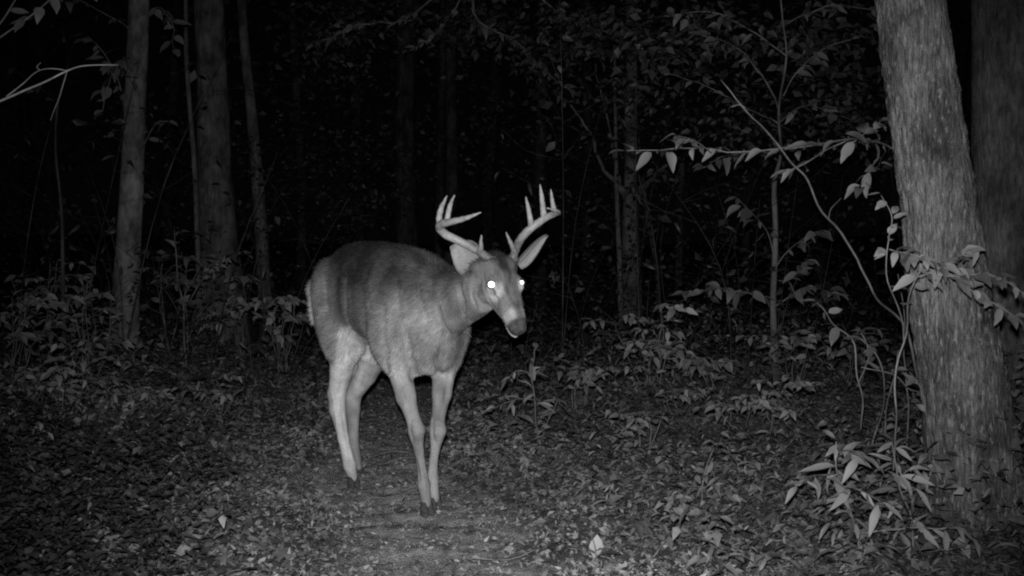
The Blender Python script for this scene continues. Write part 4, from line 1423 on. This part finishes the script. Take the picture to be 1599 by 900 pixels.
plant('seedling', 'branching pale shoot at the bottom edge beside the trodden trail', 'seedling', (935, 890, 3.4),
      [([(922, 898, 3.4, 4), (930, 865, 3.4, 4), (925, 845, 3.4, 3)], 3, .028, 'ovate', dict()),
       ([(930, 868, 3.4, 3.5), (950, 872, 3.35, 3), (968, 895, 3.3, 2.5)], 2, .028, 'ovate', dict()), ([(931, 862, 3.4, 3), (960, 850, 3.4, 2.5), (970, 840, 3.4, 2)], 2, .03, 'ovate', dict())], mat=M_TWIG_P)
plant('seedling', 'small star-leaved seedling left of the long-leaved plant', 'seedling', (1213, 725, 4.3),
      [([(1216, 735, 4.3, 3), (1213, 712, 4.3, 2.5)], 6, .055, 'lance', dict(t0=.7, bank=LEAFB, hang=-.2))])


def bush(label, u, v, d, nst, hpx, wpx, size, cnt, bank=None, kind='ovate', cat='shrub', group=None):
    """a small many-stemmed bush standing at pixel (u,v)"""
    p = P(u, v, d)
    sts = []
    for q in range(nst):
        a = random.uniform(-1, 1)
        hh = hpx * random.choice((.45, .6, .8, 1.0, 1.1)) * (1 - .2 * abs(a))
        dz = random.uniform(-.4, .4)
        bx, x1, x2 = u + random.uniform(-.35, .35) * wpx, random.uniform(-.25, .25) * wpx, random.uniform(-.3, .3) * wpx
        q1 = (bx + a * wpx * .25 + x1, v - hh * .5, d + dz * .5, 2.4)
        q2 = (bx + a * wpx * .55 + x1 + x2, v - hh, d + dz, 1.5)
        sts.append(([(bx, v + 10, d, 3), q1, q2], max(3, cnt // 3), size * .85, kind, dict(t0=.45, bank=bank, jit=.4)))
        for r_ in range(2):
            t = random.uniform(.3, .95)
            m_ = [q1[k] + (q2[k] - q1[k]) * t for k in range(3)]
            sx = random.choice((-1, 1)) * random.uniform(.35, .8) * wpx
            e_ = random.uniform(-.02, .16) * hpx
            sts.append(([(*m_, 1.6), (m_[0] + sx * .5, m_[1] - e_, m_[2] - .1, 1.4), (m_[0] + sx, m_[1] - e_ * .6, m_[2] - random.uniform(0, .3), 1)], max(3, cnt // 3) + 1, size * .85, kind, dict(t0=.15, bank=bank, jit=.35, name='twig')))
    return plant('shrub', label, cat, (u, v, d), sts, group)


bush('bushy leafy shrub between the deer and the leafy sapling', 1010, 590, 6.6, 7, 105, 62, .075, 13, LEAFB)
bush('low shrub right of the bushy shrub, below the leafy sapling spray', 1105, 600, 6.3, 5, 70, 55, .07, 10)
bush('small shrub at the leafy sapling foot', 1235, 600, 6.2, 5, 75, 60, .065, 10)
bush('dim shrub behind the bare stem tangle', 1330, 590, 6.5, 5, 90, 60, .07, 9)
bush('low leafy shrub beside the trail behind the upright seedling', 905, 625, 6.0, 5, 55, 48, .06, 9)
bush('shrub close behind the rump of the deer', 440, 570, 7.4, 6, 105, 52, .08, 10)
bush('shrub at the broad split trunk foot', 372, 545, 9.5, 5, 150, 45, .13, 8, LEAFB)
bush('leafy shrub between the pale slender trunk and the broad trunk', 285, 545, 9.0, 7, 150, 65, .11, 11)
bush('shrub left of the pale slender trunk', 130, 580, 7.0, 7, 130, 65, .075, 12)
bush('shrub at the left edge of the picture beside the crooked sapling', 15, 590, 6.2, 6, 175, 60, .085, 13)
bush('low shrub in front of the pale slender trunk', 190, 650, 6.3, 6, 62, 70, .06, 12, LEAFB)
bush('low dim shrub at lower left', 75, 690, 5.0, 6, 115, 75, .06, 13)
bush('small dim shrub in the bottom left corner', 45, 850, 3.7, 4, 130, 55, .05, 8)
bush('small leafy shrub left of the trail below the rump of the deer', 330, 640, 6.0, 4, 50, 50, .055, 9)
bush('low shrub at the right edge behind the flaky trunk', 1590, 800, 4.3, 4, 150, 45, .06, 8)
bush('low shrub right of the trail between the seedlings', 1010, 690, 5.0, 4, 45, 50, .05, 9)
bush('low leafy clump left of the star-leaved seedling', 1150, 665, 5.2, 4, 50, 55, .05, 10)

# small upright sapling with a pair of leaves, left
bush('tall leafy shrub at far left behind the other left shrubs', 60, 560, 8.0, 7, 140, 80, .085, 12)
bush('leafy shrub right behind the low shrub at lower left', 90, 640, 5.8, 7, 85, 80, .06, 12)
bush('weedy clump on the right of the trail below the bushy shrub', 1060, 640, 5.7, 6, 60, 70, .05, 12)
bush('weedy clump left of the long-leaved plant, below the leafy sapling', 1220, 670, 5.0, 6, 70, 70, .05, 12)
plant('sapling', 'thin sapling with a pair of leaves at its top in front of the broad trunk', 'sapling', (290, 580, 8.6),
      [([(292, 600, 8.6, 5), (287, 500, 8.6, 4.5), (278, 430, 8.6, 4), (272, 360, 8.6, 2.5)], 4, .10, 'ovate', dict(t0=.75, bank=LEAFB)),
       ([(288, 480, 8.6, 3), (330, 420, 8.5, 2.5), (375, 395, 8.4, 2)], 10, .10, 'ovate', dict(bank=LEAFB))])

# sprays hanging from the pale slender trunk
for c, k, sz in (([(208, 200, 9.0, 6), (185, 130, 8.8, 4), (165, 90, 8.6, 3), (135, 55, 8.5, 2)], 13, .13), ([(209, 120, 9.0, 6), (190, 95, 8.7, 4), (175, 110, 8.5, 3), (160, 175, 8.4, 2)], 12, .13),
                 ([(215, 30, 9.0, 6), (245, 10, 8.8, 4), (265, 30, 8.7, 3), (272, 75, 8.6, 2)], 11, .13), ([(214, 60, 9, 5), (180, 30, 8.8, 3.5), (130, 5, 8.7, 3), (105, 0, 8.6, 2)], 9, .13),
                 ([(205, 260, 9.0, 5), (240, 200, 8.8, 3), (262, 190, 8.7, 2)], 5, .10)):
    o, sm = branch(t_l, b_l, c, M_TWIG, 5)
    leafy(t_l, b_l, sm, k, sz, 'ovate', .25, None, .9)

# branches reaching in from a tree outside the left edge
root = empty('bare_branch', P(-160, 220, 3.2))
tag(root, 'pale bare forked branch reaching in from the left edge', 'branch')
bb = np.array(root.location)
branch(root, bb, [(-160, 245, 3.2, 8), (-40, 182, 3.2, 6), (10, 158, 3.2, 5.4), (60, 134, 3.2, 4.5), (104, 113, 3.2, 3.8), (140, 103, 3.25, 3), (185, 97, 3.3, 1.8)], M_TWIG_P, 8)
branch(root, bb, [(8, 156, 3.2, 3.4), (32, 136, 3.2, 2.6), (60, 112, 3.2, 2.2), (104, 113, 3.2, 1.8)], M_TWIG_P, 6)
branch(root, bb, [(103, 114, 3.2, 1.8), (93, 138, 3.2, 1.4), (86, 165, 3.2, 1.1), (83, 195, 3.2, .8)], M_TWIG, 5)
branch(root, bb, [(60, 112, 3.2, 2.5), (56, 106, 3.2, 2.5), (62, 100, 3.2, 1.5)], M_TWIG_P, 5)
root = empty('leafy_branch', P(-80, 80, 4.5))
tag(root, 'dim twigs with few leaves in the top left corner', 'branch')
bb = np.array(root.location)
for c, k in (([(-80, 120, 4.5, 6), (0, 58, 4.5, 4), (40, 32, 4.5, 3.5), (80, 0, 4.5, 3), (120, -30, 4.5, 2)], 9), ([(-60, 100, 4.5, 5), (0, 35, 4.5, 4.5), (26, 0, 4.5, 4), (50, -40, 4.5, 3)], 4)):
    o, sm = branch(root, bb, c, M_TWIG_P, 6)
    leafy(root, bb, sm, k, .075, 'ovate', .4, None, .8)

# a leafy limb high in the middle background
root = empty('leafy_branch', P(760, -120, 11))
tag(root, 'dim leafy boughs hanging into the top of the picture above the deer', 'branch')
bb = np.array(root.location)
for c, k in (([(760, -120, 11, 9), (740, 20, 11, 7), (800, 60, 11, 5), (850, 110, 10.8, 3), (890, 140, 10.6, 2)], 26), ([(760, -120, 11, 9), (650, 20, 11, 6), (560, 40, 11, 4), (490, 70, 11, 2)], 28),
             ([(770, -90, 11, 7), (860, 10, 11, 5), (920, 40, 11, 3), (980, 60, 11, 2)], 22), ([(755, -80, 11, 7), (700, 30, 10.8, 4), (640, 80, 10.6, 2)], 16)):
    o, sm = branch(root, bb, c, M_TWIG, 5)
    leafy(root, bb, sm, int(k * 1.4), .10, 'ovate', .3, None, .7)

# sticks lying on the ground
STK = ['pale stick lying on the leaves left of the deer hind feet', 'short pale stick on the litter right of the deer front feet', 'thin stick on the litter right of the deer front feet, nearer the camera',
       'long thin stick lying in the litter at lower left', 'thin stick in the litter at the far right centre', 'small stick across the trail behind the deer front feet']
for lab, (u0, v0, u1, v1, w) in zip(STK, ((385, 752, 452, 726, 6), (690, 745, 745, 722, 7), (685, 762, 730, 750, 5), (200, 735, 290, 860, 4), (1010, 728, 1080, 724, 5), (575, 722, 640, 716, 4))):
    p0, p1 = ground_at(u0, v0), ground_at(u1, v1)
    p0[2] = float(gz(p0[0], p0[1])) + .025; p1[2] = float(gz(p1[0], p1[1])) + .03
    mid = (p0 + p1) / 2 + np.array([.01, .02, .012])
    a = Acc()
    rr = w * .5 * p0[1] / FPX
    a.tube(catmull([p0, mid, p1], 5), np.linspace(rr, rr * .6, 11), 7, lambda V, c: (vnoise(V * 60) - .5) * .005)
    st = obj('fallen_stick', a.mesh('fallen_stick', M_TWIG_P, p0))
    st.location = tuple(p0)
    tag(st, lab, 'stick', 'sticks lying on the forest floor')

# the leaf masses of the upper right and upper middle: further crowns in front of the dark wood
def leaf_cloud(parent, base, rows, name='crown'):
    ps, sz = [], []
    for (u, v, d, ru, rv, n, s) in rows:
        k = max(3, n // 9)
        for _ in range(k):      # small bunches of leaves
            cu, cv, cd = u + RNG.normal(0, ru * .5), v + RNG.normal(0, rv * .5), d + RNG.normal(0, .5)
            c = P(cu, cv, cd)
            m_ = RNG.normal(0, 1, (9, 3)) * np.array([.16, .16, .07])
            ps.append(c + m_)
            sz.append(RNG.uniform(.6, 1.2, 9) * s)
    ps, sz = np.concatenate(ps), np.concatenate(sz)
    hd_ = RNG.normal(0, 1, (len(ps), 3)) * np.array([1, .6, .2]) + np.array([0, 0, -.5])
    o = scatter(name, ps, rand_nrm(len(ps), .8, .6) + np.array([0, -.5, 0]), sz, TPL_NEAR[:1] + TPL_FAR, M_LEAFC, heading=hd_, parent=parent, off=base)
    tag(o, kind='stuff')


leaf_cloud(t_s, b_s, [(1060, 70, 8.6, 110, 60, 480, .095), (1260, 60, 8.4, 130, 70, 560, .095), (1180, 190, 9.2, 120, 60, 420, .085), (1330, 170, 9.0, 70, 70, 380, .085), (920, 40, 10, 90, 50, 360, .10), (1000, 150, 10.5, 90, 50, 260, .09)])
root = empty('tree', (P(700, 440, 15.5)[0], 15.5, float(gz(P(700, 440, 15.5)[0], 15.5))))
tag(root, 'dim tree whose low leafy crown fills the top of the picture above the deer', 'tree')
bb = np.array(root.location)
a = Acc()
a.tube(catmull([bb + np.array([0, 0, -.2]), bb + np.array([.05, 0, 2.5]), bb + np.array([0, .1, 6.5])], 8), np.linspace(.11, .06, 17), 12)
obj('trunk', a.mesh('trunk', M_BARK_FAR, bb), root)
leaf_cloud(root, bb, [(560, 30, 13, 120, 40, 420, .11), (740, 30, 13, 120, 45, 520, .11), (860, 80, 12, 80, 50, 400, .11), (520, 90, 13, 60, 50, 200, .10), (620, 250, 17, 120, 70, 260, .11), (560, 330, 15, 50, 30, 150, .10), (740, 200, 16, 110, 70, 260, .11)])


# thin brush: bare twigs standing and leaning through the middle distance, too many to count
a = Acc()
lp = []
for q in range(330):
    d = RNG.uniform(6.5, 17)
    x = RNG.uniform(-1.05, 1.05) * d * .4663
    if abs(x - path_x(d)) < .7 and d < 13:
        continue
    z0 = float(gz(x, d, False))
    h = RNG.choice((.4, .7, 1.0, 1.5, 2.2)) * RNG.uniform(.7, 1.2)
    ln_ = RNG.normal(0, .28, 2) * h
    b0 = np.array([x, d, z0 - .03])
    mid = b0 + np.array([ln_[0] * .35 + RNG.normal(0, .05), ln_[1] * .4, h * .55])
    tip = b0 + np.array([ln_[0] + RNG.normal(0, .08), ln_[1], h])
    c = catmull([b0, mid, tip], 5)
    a.tube(c, np.linspace(.0022 + .0016 * h, .0012, len(c)), 4, cap=False)
    for r_ in range(int(2 + h * 3)):
        t = RNG.uniform(.35, .95)
        p = c[int(t * (len(c) - 1))]
        e = p + np.array([RNG.normal(0, .22), RNG.normal(0, .15), RNG.uniform(.02, .22)]) * (.5 + .4 * h)
        m_ = (p + e) / 2 + RNG.normal(0, .02, 3)
        a.tube(catmull([p, m_, e], 3), np.linspace(.0016, .0009, 7), 3, cap=False)
        for t2 in (.4, .7, 1.0):
            if RNG.uniform() < .75: lp.append(p + (e - p) * t2 + RNG.normal(0, .02, 3))
br = obj('brush', a.mesh('brush', M_BARK_FAR))
tag(br, 'thin tangled bare twigs standing through the middle distance of the wood', 'brush', kind='stuff')
lp = np.array(lp)
hdg = RNG.normal(0, 1, (len(lp), 3)); hdg[:, 2] = -.5
lo_ = scatter('brush_leaves', lp, rand_nrm(len(lp), .8, .6), RNG.choice((.04, .06, .08, .1), len(lp)), TPL_NEAR[:1] + TPL_NEAR[3:] + TPL_FAR, M_LEAFC, RNG.beta(1.2, 2.2, len(lp)), hdg, br)
tag(lo_, kind='stuff')
